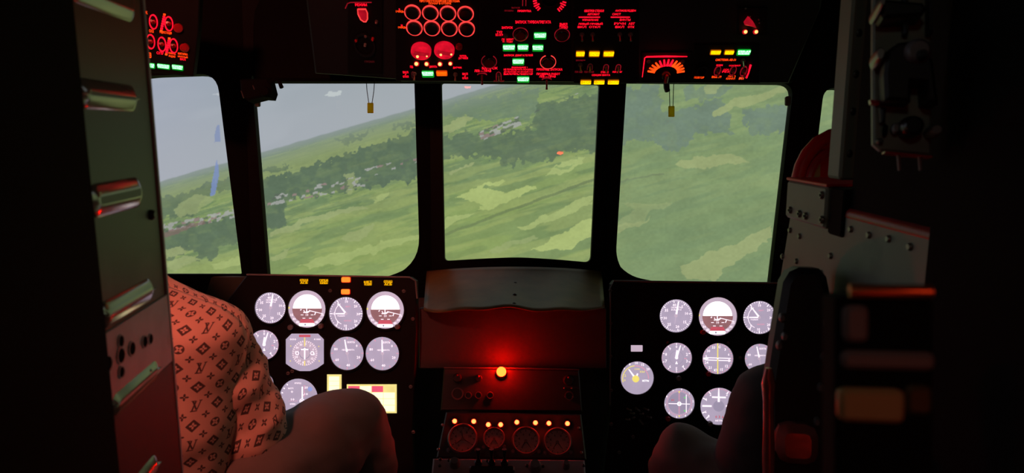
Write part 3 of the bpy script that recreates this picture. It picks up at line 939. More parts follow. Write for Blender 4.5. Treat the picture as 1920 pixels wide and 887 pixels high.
# ---------------- black seat bracket below the partition and the equipment case close to the camera
def seat_bracket():
    fr = Frame(W(1505, 700, 0.80), RGT + FWD * -0.25, UPV)
    o = thing('seat_bracket', fr.p(*fr.loc(1500, 960)), 'tall black bracket with rivets below the grey riveted box', 'bracket')
    out = [(1470, 530), (1482, 510), (1500, 502), (1538, 504), (1552, 520), (1560, 560), (1562, 980), (1440, 980), (1440, 720), (1452, 640)]
    MB().prism(fr, ccw(ppoly(fr, out)), -0.05, 0.0, 0.008)  .build('body', 'black_paint', o, smooth=True)
    for x, y in ((1549, 606), (1543, 669), (1537, 726), (1531, 790), (1466, 596), (1471, 631), (1461, 648)):
        u, v = fr.loc(x, y)
        MB().lathe(fr, u, v, [(0.004, -0.002), (0.004, 0.003), (0.0024, 0.006)], 10, sy=1.5).build('rivet', 'dull_metal', o, smooth=True)
    MB().tube([W(1441, y, 0.775) for y in (690, 720, 752, 800, 850, 960)], [0.004, 0.008, 0.006, 0.006, 0.007, 0.006], 10).build('glint_tube', 'red_glint_metal', o, smooth=True)  # tube added to carry the red lamp glint down the edge
    u0, v0 = fr.loc(1452, 860)
    u1, v1 = fr.loc(1530, 792)
    MB().box(fr, u0, u1, v0, v1, 0.0, 0.022, 0.009).build('glint_block', 'red_glint_metal', o, smooth=True)  # block added where the red glow patch falls
mat('red_glint_metal', (0.55, 0.14, 0.13, 1), 0.24, metal=0.5, var=0.4, scale=40, bump=0.3)  # red of the lamp glints put into the base colour
seat_bracket()

def equipment_case():
    fr = Frame(W(1660, 700, 0.30), RGT + FWD * -0.15, UPV)
    o = thing('equipment_case', fr.p(*fr.loc(1655, 960)), 'dark equipment case close to the camera with blurred reflections shaped as strips across it', 'case')
    def slab(x0, y0, x1, y1, z0, z1, name, m, bev=0.002):
        pts = ppoly(fr, [(x0, y0), (x1, y0), (x1, y1), (x0, y1)])
        a, b = min(p[0] for p in pts), max(p[0] for p in pts)
        c, d = min(p[1] for p in pts), max(p[1] for p in pts)
        return MB().box(fr, a, b, c, d, z0, z1, bev).build(name, m, o, smooth=True)
    slab(1567, 558, 1752, 1000, -0.02, 0.0, 'body', 'black_matte')
    a, b = fr.loc(1590, 545), fr.loc(1740, 547)
    MB().tube([fr.p(*a, 0.002), fr.p((a[0] + b[0]) / 2, a[1], 0.004), fr.p(*b, 0.002)], 0.0032, 12).build('streak_bar', 'orange_streak', o, smooth=True)  # reflected orange-red streak built as a coloured bar
    slab(1578, 572, 1625, 640, 0.0, 0.004, 'grey_patch_small', 'dull_metal')  # this and the strips below: grey and brownish reflections built as coloured slabs
    slab(1575, 660, 1750, 690, 0.0, 0.003, 'grey_patch', 'dull_metal')
    slab(1568, 728, 1690, 786, 0.0, 0.005, 'brown_patch', 'brass')
    slab(1694, 722, 1745, 776, 0.0, 0.003, 'brown_patch_end', 'brown_patch_dark')
mat('orange_streak', (0.80, 0.30, 0.12, 1), 0.32, metal=0.9, var=0.35, scale=40)  # orange of the reflected streak put into the metal colour
mat('brown_patch_dark', (0.10, 0.075, 0.035, 1), 0.5, metal=0.4, var=0.25)
equipment_case()
# ================================================================== INSTRUMENT PANELS
LP = flat(1.55)
RP = flat(1.60)

def dial_base(fr, cx, cy, rp, label, name='round_gauge', face='dial_face', cat='gauge', sx=1.0):
    u, v = fr.loc(cx, cy)
    r = rp * fr.mpp(cx, cy)[0]
    o = thing(name, fr.p(u, v, 0.0), label, cat)
    MB().ring(fr, u, v, r * 1.0, r * 1.10, 0.0, 0.006, 36).build('bezel', 'black_gloss', o, smooth=True)
    MB().lathe(fr, u, v, [(r * 1.03, 0.0), (r * 1.03, 0.002)], 40).build('dial_face', face, o)
    return o, u, v, r

def ticks(fr, o, u, v, r, angs, r0, r1, wid, material='dial_mark', name='tick_marks', z=0.0022):
    mb = MB()
    for a in angs:
        c, s = math.sin(math.radians(a)), math.cos(math.radians(a))
        mb.bar(fr, (u + c * r * r0, v + s * r * r0), (u + c * r * r1, v + s * r * r1), wid * r, z, z + 0.0004)
    return stuff(mb.build(name, material, o))

def numerals(fr, o, u, v, r, items, rad, h, material='dial_mark', z=0.0024):
    mb = MB()
    for s, a in items:
        c, q = math.sin(math.radians(a)), math.cos(math.radians(a))
        put_text(mb, fr, s, u + c * r * rad, v + q * r * rad, None, h * r, z)
    return stuff(mb.build('numerals', material, o))

def needle(fr, o, u, v, r, a, l0, l1, w0, w1, material='dial_mark', z=0.003, name='needle'):
    c, s = math.sin(math.radians(a)), math.cos(math.radians(a))
    return MB().bar(fr, (u + c * r * l0, v + s * r * l0), (u + c * r * l1, v + s * r * l1), w0 * r, z, z + 0.0006, w1 * r).build(name, material, o)

def hub(fr, o, u, v, r, k=0.06, material='dial_ring'):
    return MB().lathe(fr, u, v, [(r * k, 0.0022), (r * k, 0.0038)], 14).build('hub', material, o)

def words(fr, o, u, v, r, s, x, y, w, h, material='dial_mark'):
    mb = MB()
    put_text(mb, fr, s, u + x * r, v + y * r, w * r, h * r, 0.0024)
    return stuff(mb.build('lettering', material, o))

def airspeed(fr, cx, cy, rp, label):
    o, u, v, r = dial_base(fr, cx, cy, rp, label)
    ticks(fr, o, u, v, r, [i * 7.5 for i in range(48)], 0.88, 0.95, 0.03, 'dial_mark', 'minor_ticks')
    ticks(fr, o, u, v, r, [i * 45 - 8 for i in range(8)], 0.80, 0.95, 0.05)
    numerals(fr, o, u, v, r, [('5', 35), ('10', 78), ('15', 125), ('20', 172), ('25', 218), ('30', 258), ('35', 300), ('40', 352)], 0.66, 0.17)
    words(fr, o, u, v, r, 'СКОРОСТЬ', 0.02, 0.50, 0.62, 0.10)
    words(fr, o, u, v, r, 'КМ/Ч', 0.02, 0.36, 0.60, 0.09)
    needle(fr, o, u, v, r, 10, 0.1, 0.88, 0.12, 0.07)
    needle(fr, o, u, v, r, 188, 0.06, 0.5, 0.03, 0.02, 'dial_ring', name='needle_tail')
    hub(fr, o, u, v, r, 0.09)

def horizon(fr, cx, cy, rp, label):
    o, u, v, r = dial_base(fr, cx, cy, rp, label, 'attitude_indicator', 'dial_ring')
    q, vc = 0.76, v + 0.02 * r
    ar = [(u + q * r * math.cos(math.radians(a)), vc + q * r * math.sin(math.radians(a))) for a in range(0, 181, 9)]
    MB().prism(fr, ar, 0.0021, 0.0024).build('sky_half', 'dial_white', o)
    q2 = 0.80
    ar = [(u + q2 * r * math.cos(math.radians(a)), vc + q2 * r * math.sin(math.radians(a))) for a in range(180, 361, 9)]
    MB().prism(fr, ar, 0.0021, 0.0024).build('ground_half', 'dial_brown', o)
    MB().prism(fr, ccw([(u - 0.34 * r, v - 0.55 * r), (u + 0.30 * r, v - 0.55 * r), (u + 0.40 * r, v - 0.76 * r), (u - 0.40 * r, v - 0.76 * r)]), 0.0024, 0.0026).build('red_sector', 'dial_red', o)
    mb = MB()
    for y, hw in ((-0.32, 0.34), (-0.50, 0.24)):
        for s in (-1, 1):
            mb.bar(fr, (u + s * hw * r, v + y * r), (u + s * (hw - 0.14) * r, v + y * r), 0.035 * r, 0.0026, 0.003)
    put_text(mb, fr, '10', u, v - 0.32 * r, None, 0.13 * r, 0.0028)
    stuff(mb.build('pitch_ladder', 'dial_mark', o))
    ac = MB()
    ac.ring(fr, u - 0.02 * r, v - 0.06 * r, 0.13 * r, 0.17 * r, 0.003, 0.0034, 20, a0=PI, a1=2 * PI)
    ac.bar(fr, (u - 0.30 * r, v - 0.02 * r), (u - 0.36 * r, v - 0.08 * r), 0.05 * r, 0.003, 0.0034)
    ac.bar(fr, (u - 0.02 * r, v + 0.06 * r), (u - 0.02 * r, v - 0.2 * r), 0.05 * r, 0.003, 0.0034)
    ac.bar(fr, (u - 0.2 * r, v - 0.20 * r), (u + 0.16 * r, v - 0.12 * r), 0.05 * r, 0.003, 0.0034)
    ac.bar(fr, (u + 0.16 * r, v - 0.10 * r), (u + 0.84 * r, v - 0.26 * r), 0.045 * r, 0.003, 0.0034, 0.025 * r)
    ac.bar(fr, (u + 0.46 * r, v - 0.18 * r), (u + 0.40 * r, v - 0.33 * r), 0.05 * r, 0.003, 0.0034)
    ac.build('aircraft_symbol', 'dial_mark', o)
    numerals(fr, o, u, v, r, [('15', 248), ('30', 232), ('45', 216), ('15', 112), ('30', 128), ('45', 144)], 0.88, 0.13)
    sl = rrect(u - 0.02 * r, v - 0.84 * r, 0.86 * r, 0.17 * r, 0.08 * r)
    so = MB().prism(fr, sl, 0.0026, 0.0030).build('slip_tube', 'dial_white', o)
    MB().lathe(fr, u - 0.10 * r, v - 0.84 * r, [(0.05 * r, 0.003), (0.05 * r, 0.0034)], 10).build('slip_ball', 'dial_shade', so)
    MB().lathe(fr, u - 0.97 * r, v + 0.06 * r, [(0.05 * r, 0.0024), (0.05 * r, 0.003)], 10).build('index_dot', 'dial_yellow', o)

def climb(fr, cx, cy, rp, label):
    o, u, v, r = dial_base(fr, cx, cy, rp, label)
    ticks(fr, o, u, v, r, [i * 9 for i in range(40)], 0.90, 0.96, 0.03, name='minor_ticks')
    ticks(fr, o, u, v, r, [0, 36, 90, 140, 180, 220, 270, 325], 0.80, 0.96, 0.05)
    numerals(fr, o, u, v, r, [('10', 2), ('20', 52), ('30', 92), ('20', 128), ('10', 183), ('5', 224), ('0', 270), ('5', 318)], 0.72, 0.16)
    ab = MB().ring(fr, u, v, 0.66 * r, 0.69 * r, 0.0022, 0.0026, 20, a0=math.radians(120), a1=math.radians(245))
    ab.build('inner_arc', 'dial_mark', o)
    words(fr, o, u, v, r, 'ВЕРТ', 0.12, 0.42, 0.30, 0.08, 'dial_pink')
    words(fr, o, u, v, r, 'ПОДЪЕМ', -0.30, -0.14, 0.44, 0.09)
    words(fr, o, u, v, r, 'М/СЕК', 0.10, -0.42, 0.44, 0.08, 'dial_pink')
    needle(fr, o, u, v, r, -38, 0.0, 0.80, 0.11, 0.05)
    needle(fr, o, u, v, r, 270, 0.0, 0.62, 0.09, 0.06, name='second_needle')
    hub(fr, o, u, v, r, 0.08)

def altimeter(fr, cx, cy, rp, label):
    o, u, v, r = dial_base(fr, cx, cy, rp, label)
    MB().ring(fr, u, v, 0.44 * r, 0.46 * r, 0.0021, 0.0024, 28).build('inner_ring', 'dial_shade', o)
    ticks(fr, o, u, v, r, [i * 7.2 for i in range(50)], 0.90, 0.96, 0.028, 'dial_pink', 'minor_ticks')
    ticks(fr, o, u, v, r, [i * 36 for i in range(10)], 0.84, 0.96, 0.05)
    numerals(fr, o, u, v, r, [(str(i), i * 36) for i in range(10)], 0.72, 0.19)
    needle(fr, o, u, v, r, 18, 0.0, 0.86, 0.11, 0.06)
    needle(fr, o, u, v, r, 4, -0.05, 0.50, 0.20, 0.10, name='short_needle')
    MB().poly(fr, ccw([(u - 0.09 * r, v - 0.42 * r), (u + 0.09 * r, v - 0.42 * r), (u, v - 0.20 * r)]), 0.0026).build('index_mark', 'dial_mark', o)
    needle(fr, o, u, v, r, 95, 0.50, 0.66, 0.04, 0.04, 'dial_pink', name='subdial_mark')
    hub(fr, o, u, v, r, 0.10, 'dial_mark')

def rotor_rpm(fr, cx, cy, rp, label, a=-10):
    o, u, v, r = dial_base(fr, cx, cy, rp, label)
    ticks(fr, o, u, v, r, [i * 30 for i in range(12)], 0.84, 0.96, 0.035, 'dial_pink')
    numerals(fr, o, u, v, r, [('0', 52), ('20', 110), ('40', 175), ('60', 237), ('80', 290)], 0.72, 0.17)
    words(fr, o, u, v, r, 'ОБОРОТЫ', 0.22, 0.66, 0.46, 0.12)
    words(fr, o, u, v, r, 'НЕС. ВИНТА', 0.06, 0.20, 0.74, 0.10)
    needle(fr, o, u, v, r, a, 0.0, 0.82, 0.10, 0.06)
    needle(fr, o, u, v, r, a + 180, 0.0, 0.55, 0.05, 0.02, 'dial_ring', name='needle_tail')
    hub(fr, o, u, v, r, 0.09)

def compass_octagon(fr, cx, cy, w, h, label):
    u, v = fr.loc(cx, cy)
    m = fr.mpp(cx, cy)[0]
    o = thing('course_indicator', fr.p(u, v, 0.0), label, 'gauge')
    a, b, c = w / 2 * m, h / 2 * m, 0.30 * w / 2 * m
    pts = [(a, -b + c * 1.3), (a, b - c), (a - c, b), (-a + c, b), (-a, b - c), (-a, -b + c * 1.3), (-a + c * 1.2, -b + c * 0.45), (-c * 0.9, -b), (c * 0.9, -b), (a - c * 1.2, -b + c * 0.45)]
    pts = ccw([(u + x, v + y) for x, y in pts])
    MB().prism(fr, [(u + (x - u) * 1.07, v + (y - v) * 1.07) for x, y in pts], 0.0, 0.0015).build('bezel', 'black_gloss', o)
    MB().prism(fr, pts, 0.0, 0.002).build('dial_face', 'dial_face', o)
    r = 0.66 * w / 2 * m
    v2 = v - 0.02 * h * m
    MB().lathe(fr, u, v2, [(r * 1.02, 0.002), (r * 1.02, 0.0022)], 36).build('compass_card', 'dial_ring', o)
    ticks(fr, o, u, v2, r, [i * 10 for i in range(36)], 0.88, 1.0, 0.035, 'dial_mark', 'minor_ticks', 0.0024)
    numerals(fr, o, u, v2, r, [(s, i * 30 + 6) for i, s in enumerate(['С', '3', '6', 'В', '12', '15', 'Ю', '21', '24', 'З', '30', '33'])], 0.74, 0.17, z=0.0026)
    MB().ring(fr, u, v2, 0.40 * r, 0.46 * r, 0.0022, 0.0026, 28).build('inner_ring', 'dial_shade', o)
    ac = MB()
    ac.bar(fr, (u, v2 - 0.5 * r), (u, v2 + 0.42 * r), 0.10 * r, 0.0028, 0.0034)
    ac.bar(fr, (u - 0.30 * r, v2 + 0.30 * r), (u + 0.30 * r, v2 + 0.30 * r), 0.10 * r, 0.0028, 0.0034)
    ac.build('aircraft_symbol', 'dial_mark', o)
    for sg in (-1, 1):
        MB().ring(fr, u + sg * 0.60 * r, v2, 0.10 * r, 0.16 * r, 0.0026, 0.0032, 14).build('bearing_loop', 'dial_mark', o)
    yl = MB().bar(fr, (u, v2 + 0.55 * r), (u, v2 + 1.25 * r), 0.07 * r, 0.0028, 0.0034)
    yl.build('course_pointer', 'dial_yellow', o)
    MB().bar(fr, (u, v2 - 0.6 * r), (u, v2 - 1.0 * r), 0.07 * r, 0.0028, 0.0034).build('course_tail', 'dial_yellow', o)
    MB().box(fr, u - 0.30 * a, u + 0.30 * a, v + b * 0.82, v + b * 0.94, 0.002, 0.0026).build('red_flag', 'dial_red', o)
    w1 = MB()
    put_text(w1, fr, '000', u - a * 0.62, v + b * 0.70, a * 0.34, b * 0.10, 0.0024)
    put_text(w1, fr, '4 000', u + a * 0.66, v + b * 0.70, a * 0.36, b * 0.10, 0.0024)
    stuff(w1.build('lettering', 'dial_mark', o))
    for x, y in ((-0.74, 0.34), (0.74, 0.32), (-0.76, -0.46), (0.76, -0.46)):
        MB().lathe(fr, u + x * a, v + y * b, [(0.03 * a, 0.002), (0.03 * a, 0.0026)], 8).build('corner_dot', 'dial_yellow', o)

def hover(fr, cx, cy, rp, label):
    o, u, v, r = dial_base(fr, cx, cy, rp, label, face='dial_face')
    MB().ring(fr, u + 0.16 * r, v - 0.18 * r, 0.09 * r, 0.13 * r, 0.0024, 0.003, 18).build('centre_ring', 'dial_mark', o)
    MB().lathe(fr, u + 0.16 * r, v - 0.18 * r, [(0.06 * r, 0.0024), (0.06 * r, 0.003)], 10).build('centre_dot', 'dial_mark', o)
    MB().bar(fr, (u + 0.18 * r, v - 0.04 * r), (u + 0.18 * r, v + 0.56 * r), 0.06 * r, 0.0024, 0.003).build('height_bar', 'dial_white', o)
    ticks(fr, o, u + 0.18 * r, v - 0.18 * r, r, [4, 7, 10, 13, 16], 0.3, 0.34, 0.02)
    mb = MB()
    for k in range(8):
        y = v + (0.05 + 0.08 * k) * r
        mb.bar(fr, (u + 0.24 * r, y), (u + (0.34 if k % 2 else 0.30) * r, y), 0.025 * r, 0.0024, 0.0028)
    for k in range(6):
        mb.bar(fr, (u + (0.40 + 0.08 * k) * r, v - 0.20 * r), (u + (0.42 + 0.08 * k) * r, v - 0.20 * r), 0.04 * r, 0.0024, 0.0028)
        mb.bar(fr, (u - (0.10 + 0.08 * k) * r, v - 0.18 * r), (u - (0.12 + 0.08 * k) * r, v - 0.18 * r), 0.04 * r, 0.0024, 0.0028)
    stuff(mb.build('scale_dots', 'dial_pink', o))
    mb = MB()
    for k in range(6):
        mb.bar(fr, (u + 0.17 * r, v - (0.36 + 0.08 * k) * r), (u + 0.17 * r, v - (0.40 + 0.08 * k) * r), 0.07 * r, 0.0024, 0.0028)
    stuff(mb.build('lower_scale', 'dial_red', o))
    ticks(fr, o, u, v, r, [205, 220, 236, 252, 270, 286, 302, 318], 0.86, 0.94, 0.05)
    for s, x, y, w_, h_ in (('ВПЕРЕД', -0.05, 0.74, 0.34, 0.09), ('ВЫСОТА', -0.42, 0.48, 0.28, 0.08), ('0', -0.36, 0.30, 0.12, 0.12), ('10', -0.32, -0.10, 0.18, 0.12), ('10', 0.38, 0.18, 0.18, 0.12), ('25', 0.38, 0.52, 0.18, 0.10), ('40 М', 0.80, -0.10, 0.30, 0.12), ('ВЛЕВО', -0.32, -0.34, 0.28, 0.08), ('ВПРАВО', 0.55, -0.34, 0.34, 0.08), ('НАЗАД', 0.14, -0.86, 0.30, 0.07), ('М/СЕК', -0.36, -0.80, 0.24, 0.08)):
        words(fr, o, u, v, r, s, x, y, w_, h_)
    MB().lathe(fr, u + 0.58 * r, v + 0.44 * r, [(0.12 * r, 0.002), (0.12 * r, 0.0026)], 16).build('blue_lamp', 'dial_blue', o)
glow('dial_blue', srgb(150, 160, 215), 1.0, 0.05)

def course(fr, cx, cy, rp, label):
    o, u, v, r = dial_base(fr, cx, cy, rp, label)
    ticks(fr, o, u, v, r, [i * 10 for i in range(36)], 0.88, 0.97, 0.035, 'dial_pink', 'minor_ticks')
    numerals(fr, o, u, v, r, [(s, i * 30 + 10) for i, s in enumerate(['С', '3', '6', 'В', '12', '15', 'Ю', '21', '24', 'З', '30', '33'])], 0.76, 0.17)
    MB().bar(fr, (u, v - 0.98 * r), (u, v + 0.98 * r), 0.07 * r, 0.0028, 0.0032).build('course_pointer', 'dial_yellow', o)
    for k in (-0.09, 0.06):
        MB().bar(fr, (u - 0.80 * r, v + k * r), (u + 0.84 * r, v + (k - 0.05) * r), 0.055 * r, 0.0026, 0.003).build('bearing_bar', 'dial_mark', o)
    MB().bar(fr, (u - 0.92 * r, v), (u - 0.60 * r, v), 0.14 * r, 0.0026, 0.003, 0.05 * r).build('bearing_tail', 'dial_mark', o)
    hub(fr, o, u, v, r, 0.05, 'dial_mark')

def radio_altimeter(fr, cx, cy, rp, label):
    o, u, v, r = dial_base(fr, cx, cy, rp, label)
    ub, vb = u - 0.08 * r, v - 0.06 * r
    MB().ring(fr, ub, vb, 0.76 * r, 0.81 * r, 0.0022, 0.0027, 24, a0=math.radians(95), a1=math.radians(195)).build('yellow_arc', 'dial_yellow', o)
    MB().ring(fr, ub, vb, 0.76 * r, 0.80 * r, 0.0022, 0.0027, 24, a0=math.radians(0), a1=math.radians(95)).build('pink_arc', 'dial_pink', o)
    numerals(fr, o, ub, vb, r, [('0', 262), ('2', 287)], 0.66, 0.15, 'dial_yellow')
    numerals(fr, o, ub, vb, r, [('4', 312), ('8', 338), ('10', 3), ('15', 27), ('20', 52)], 0.95, 0.16)
    words(fr, o, ub, vb, r, '100', 0.10, 0.58, 0.3, 0.12, 'dial_yellow')
    words(fr, o, ub, vb, r, 'КМ', 0.40, 0.42, 0.28, 0.12, 'dial_yellow')
    words(fr, o, ub, vb, r, 'МЕТРЫ', 0.60, -0.12, 0.40, 0.11, 'dial_white')
    needle(fr, o, ub, vb, r, -36, 0.0, 0.72, 0.12, 0.06)
    needle(fr, o, ub, vb, r, 20, 0.1, 0.34, 0.10, 0.08, name='short_needle')
    MB().lathe(fr, ub, vb, [(0.21 * r, 0.0024), (0.21 * r, 0.0044)], 20).build('yellow_hub', 'dial_yellow', o)

def deviation(fr, cx, cy, rp, label):
    o, u, v, r = dial_base(fr, cx, cy, rp, label)
    MB().lathe(fr, u, v, [(0.72 * r, 0.002), (0.72 * r, 0.0022)], 30).build('inner_disc', 'dial_shade', o)
    ticks(fr, o, u, v, r, [i * 10 for i in range(36)], 0.76, 0.86, 0.035, 'dial_pink', 'minor_ticks')
    numerals(fr, o, u, v, r, [(str(i), i * 36 + 10) for i in range(10)], 0.92, 0.14)
    mb = MB()
    for k in range(-8, 9):
        if k:
            mb.bar(fr, (u - 0.05 * r, v + k * 0.085 * r), (u + 0.05 * r, v + k * 0.085 * r), 0.035 * r, 0.0024, 0.0028)
    stuff(mb.build('vertical_scale', 'dial_pink', o))
    MB().bar(fr, (u - 0.70 * r, v - 0.02 * r), (u + 0.70 * r, v - 0.06 * r), 0.05 * r, 0.0028, 0.0033).build('glide_bar', 'dial_mark', o)
    MB().bar(fr, (u + 0.46 * r, v - 0.62 * r), (u + 0.46 * r, v + 0.56 * r), 0.05 * r, 0.003, 0.0035).build('course_bar', 'dial_mark', o)
    MB().ring(fr, u, v - 0.04 * r, 0.08 * r, 0.14 * r, 0.003, 0.0036, 16).build('centre_ring', 'dial_white', o)
    words(fr, o, u, v, r, 'К', -0.40, 0.20, 0.2, 0.12, 'dial_red')
    for y in (0.78, -0.80):
        MB().poly(fr, ccw([(u - 0.07 * r, v + y * r), (u + 0.07 * r, v + y * r), (u, v + (y - 0.14) * r)]), 0.003).build('yellow_index', 'dial_yellow', o)
    for y in (0.36, -0.50):
        MB().lathe(fr, u + 0.36 * r, v + y * r, [(0.06 * r, 0.0024), (0.06 * r, 0.003)], 8).build('green_dot', 'dial_green', o)

def torque(fr, cx, cy, rp, label):
    o, u, v, r = dial_base(fr, cx, cy, rp, label)
    MB().lathe(fr, u, v, [(0.30 * r, 0.002), (0.30 * r, 0.0022)], 24).build('inner_disc', 'dial_shade', o)
    ticks(fr, o, u, v, r, [i * 6 - 50 for i in range(26)], 0.88, 0.95, 0.03, 'dial_pink', 'minor_ticks')
    ticks(fr, o, u, v, r, [225, 247, 297, 326, 0, 34, 63], 0.80, 0.95, 0.05)
    numerals(fr, o, u, v, r, [('2', 35), ('4', 66), ('2', 325), ('4', 297), ('6', 246), ('8', 225)], 0.76, 0.15)
    MB().bar(fr, (u, v + 0.22 * r), (u, v + 0.92 * r), 0.12 * r, 0.0026, 0.003, 0.05 * r).build('needle', 'dial_mark', o)
    MB().bar(fr, (u - 0.36 * r, v + 0.48 * r), (u + 0.38 * r, v + 0.46 * r), 0.08 * r, 0.0028, 0.0032).build('cross_bar', 'dial_mark', o)
    for s in (-1, 1):
        MB().bar(fr, (u + s * 0.38 * r, v), (u + s * 0.88 * r, v + 0.01 * r), 0.09 * r, 0.0026, 0.003).build('side_mark', 'dial_mark', o)
    words(fr, o, u, v, r, '0 3 6', 0.04, -0.58, 0.46, 0.15, 'dial_red')
    words(fr, o, u, v, r, 'МЕТРЫ', 0.03, -0.78, 0.42, 0.09)

# ---------------- left panel
def instrument_panel(fr, outline, label, screws, name='instrument_panel'):
    c = fr.p(*fr.loc(sum(p[0] for p in outline) / len(outline), 900))
    o = thing(name, c, label, 'panel')
    MB().prism(fr, ccw([fr.loc(*p) for p in outline]), -0.035, -0.0005, 0.0025).build('panel_plate', 'panel_black', o)
    for x, y in screws:
        u, v = fr.loc(x, y)
        s = MB().lathe(fr, u, v, [(0.0042, -0.001), (0.0042, 0.001), (0.003, 0.002)], 14).build('screw', 'dull_metal', o, smooth=True)
        MB().box(fr, u - 0.0028, u + 0.0028, v - 0.0005, v + 0.0005, 0.0019, 0.0022).build('slot', 'hole_dark', s)
    return o

lp = instrument_panel(LP, [(462, 516), (770, 521), (780, 528), (782, 620), (774, 800), (776, 990), (330, 990), (330, 640), (405, 590)],
    'left black instrument panel with white dials behind the patterned shirt', [(619, 545), (757, 546), (774, 598), (548, 696), (540, 700), (770, 725), (775, 810)])
for x, y in ((603, 611), (746, 612), (546, 613)):
    u, v = LP.loc(x, y)
    MB().lathe(LP, u, v, [(0.006, 0), (0.0065, 0.008), (0.005, 0.012), (0.0005, 0.012)], 16).build('setting_knob', 'dull_metal', lp, smooth=True)
MB().tube([LP.p(*LP.loc(x, y), -0.001) for x, y in ((462, 515), (600, 517), (768, 520), (779, 527), (782, 560))], 0.0022, 8).build('edge_strip', 'dull_metal', lp, smooth=True)

mat('shelf_olive', (0.035, 0.036, 0.022, 1), 0.6, var=0.2)
sh = thing('side_shelf', W(360, 590, 1.57), 'dark olive side shelf below the left side window', 'shelf')
MB().prism(flat(1.60), ccw([flat(1.60).loc(*p) for p in ((200, 516), (470, 519), (400, 600), (300, 690), (200, 690))]), -0.02, 0.0, 0.003).build('shelf_top', 'shelf_olive', sh)
airspeed(LP, 508, 577, 29, 'white round gauge with upright needle, top left dial of the left panel')
horizon(LP, 576.5, 579, 35, 'attitude indicator with white upper half, second dial in the top row of the left panel')
climb(LP, 649.5, 588, 31.5, 'white round gauge with bent needle between the two left-hand attitude indicators')
horizon(LP, 723, 581, 35, 'attitude indicator with white upper half at the right end of the left panel')
altimeter(LP, 496, 646, 28, 'white round altimeter beside the shoulder of the patterned shirt')
compass_octagon(LP, 572, 660.5, 71, 70, 'octagonal compass display with a yellow pointer in the left panel')
rotor_rpm(LP, 651.5, 662, 31.3, 'white round tachometer right beside the octagonal compass display', -10)
rotor_rpm(LP, 717.5, 662.5, 31.3, 'white round tachometer at the right end of the left panel middle row', -2)
rotor_rpm(LP, 496, 718, 18.5, 'small white round gauge half hidden by the patterned sleeve', 10)
hover(LP, 561, 745, 36, 'large white round dial with a vertical bar just above the brown knee')

def lit_screen(fr, x0, y0, x1, y1, label, cells, name):
    o = thing(name, fr.p(*fr.loc((x0 + x1) / 2, y1)), label, 'display')
    a, b = fr.loc(x0, y1), fr.loc(x1, y0)
    MB().box(fr, a[0] - 0.003, b[0] + 0.003, a[1] - 0.003, b[1] + 0.003, 0.0, 0.002).build('surround', 'lcd_amber', o)
    for (cx0, cy0, cx1, cy1, m) in cells:
        p, q = fr.loc(cx0, cy1), fr.loc(cx1, cy0)
        MB().box(fr, p[0], q[0], p[1], q[1], 0.002, 0.003).build('lit_cell', m, o)
    return o
lit_screen(LP, 616, 704.5, 638, 742, 'tall narrow yellow lit display above the brown knee', [(617.5, 705.5 + 9 * k, 636.5, 713.7 + 9 * k, 'lcd_yellow') for k in range(4)], 'warning_display')
cells = []
for i in range(4):
    for j in range(4):
        m = 'lcd_yellow'
        if j == 0:
            m = ['lcd_red', 'lcd_amber', 'lcd_red', 'lcd_amber'][i]
            if i == 1:
                m = 'lcd_yellow'
        cells.append((653.5 + 22 * i, 723.6 + 12.1 * j, 674.6 + 22 * i, 734.6 + 12.1 * j, m))
lit_screen(LP, 653, 723, 741.5, 772, 'wide yellow lit warning display with a red top row, right of the knee', cells, 'warning_display')
o = thing('side_display', LP.p(*LP.loc(508, 770)), 'narrow white lit strip display beside the patterned sleeve', 'display')
a, b = LP.loc(500, 772), LP.loc(512, 746)
MB().box(LP, a[0], b[0], a[1], b[1], 0, 0.002).build('lit_face', 'dial_mark', o)
for k in range(6):
    MB().box(LP, a[0] + 0.002, b[0] - 0.002, a[1] + 0.003 + k * 0.005, a[1] + 0.0045 + k * 0.005, 0.002, 0.0025).build('row_line', 'dial_shade', o)

# ---------------- legend lights (lit caps with lettering)
def legend(fr, parent, x0, y0, x1, y1, kind, lines=('', ''), body=0.45, name='legend_light', z=0.0):
    """lit cap: coloured body lens with a brighter lettered window; extends below the window like the caps in the picture"""
    u, v = fr.loc((x0 + x1) / 2, (y0 + y1) / 2)
    mx, my = fr.mpp((x0 + x1) / 2, (y0 + y1) / 2)
    w, h = (x1 - x0) * mx, (y1 - y0) * my
    lo = h * body
    c = MB().prism(fr, rrect(u, v - lo / 2, w * 1.04, h + lo, min(w, h) * 0.2, 3), z - 0.001, z + 0.004, 0.0012).build(name, kind + '_cap', parent)
    if lines and lines[0]:
        MB().prism(fr, rrect(u, v, w * 0.99, h * 1.02, h * 0.2, 3), z + 0.0038, z + 0.0043).build('legend_window', kind + '_back', c)
        mb = MB()
        n = len(lines)
        for k, s in enumerate(lines):
            hh = h / n
            wd = w * (0.98 if k == 0 else 0.86)
            put_text(mb, fr, s, u, v + h / 2 - hh * (k + 0.5), wd, hh * 0.80, z + 0.0046)
            mb.box(fr, u - wd / 2, u + wd / 2, v + h / 2 - hh * (k + 0.94), v + h / 2 - hh * (k + 0.86), z + 0.0042, z + 0.0046)
        stuff(mb.build('legend', kind + '_legend', c))
    else:
        MB().prism(fr, rrect(u, v, w, h, h * 0.25, 3), z + 0.004, z + 0.0048).build('legend', kind + '_legend', c)
    return c

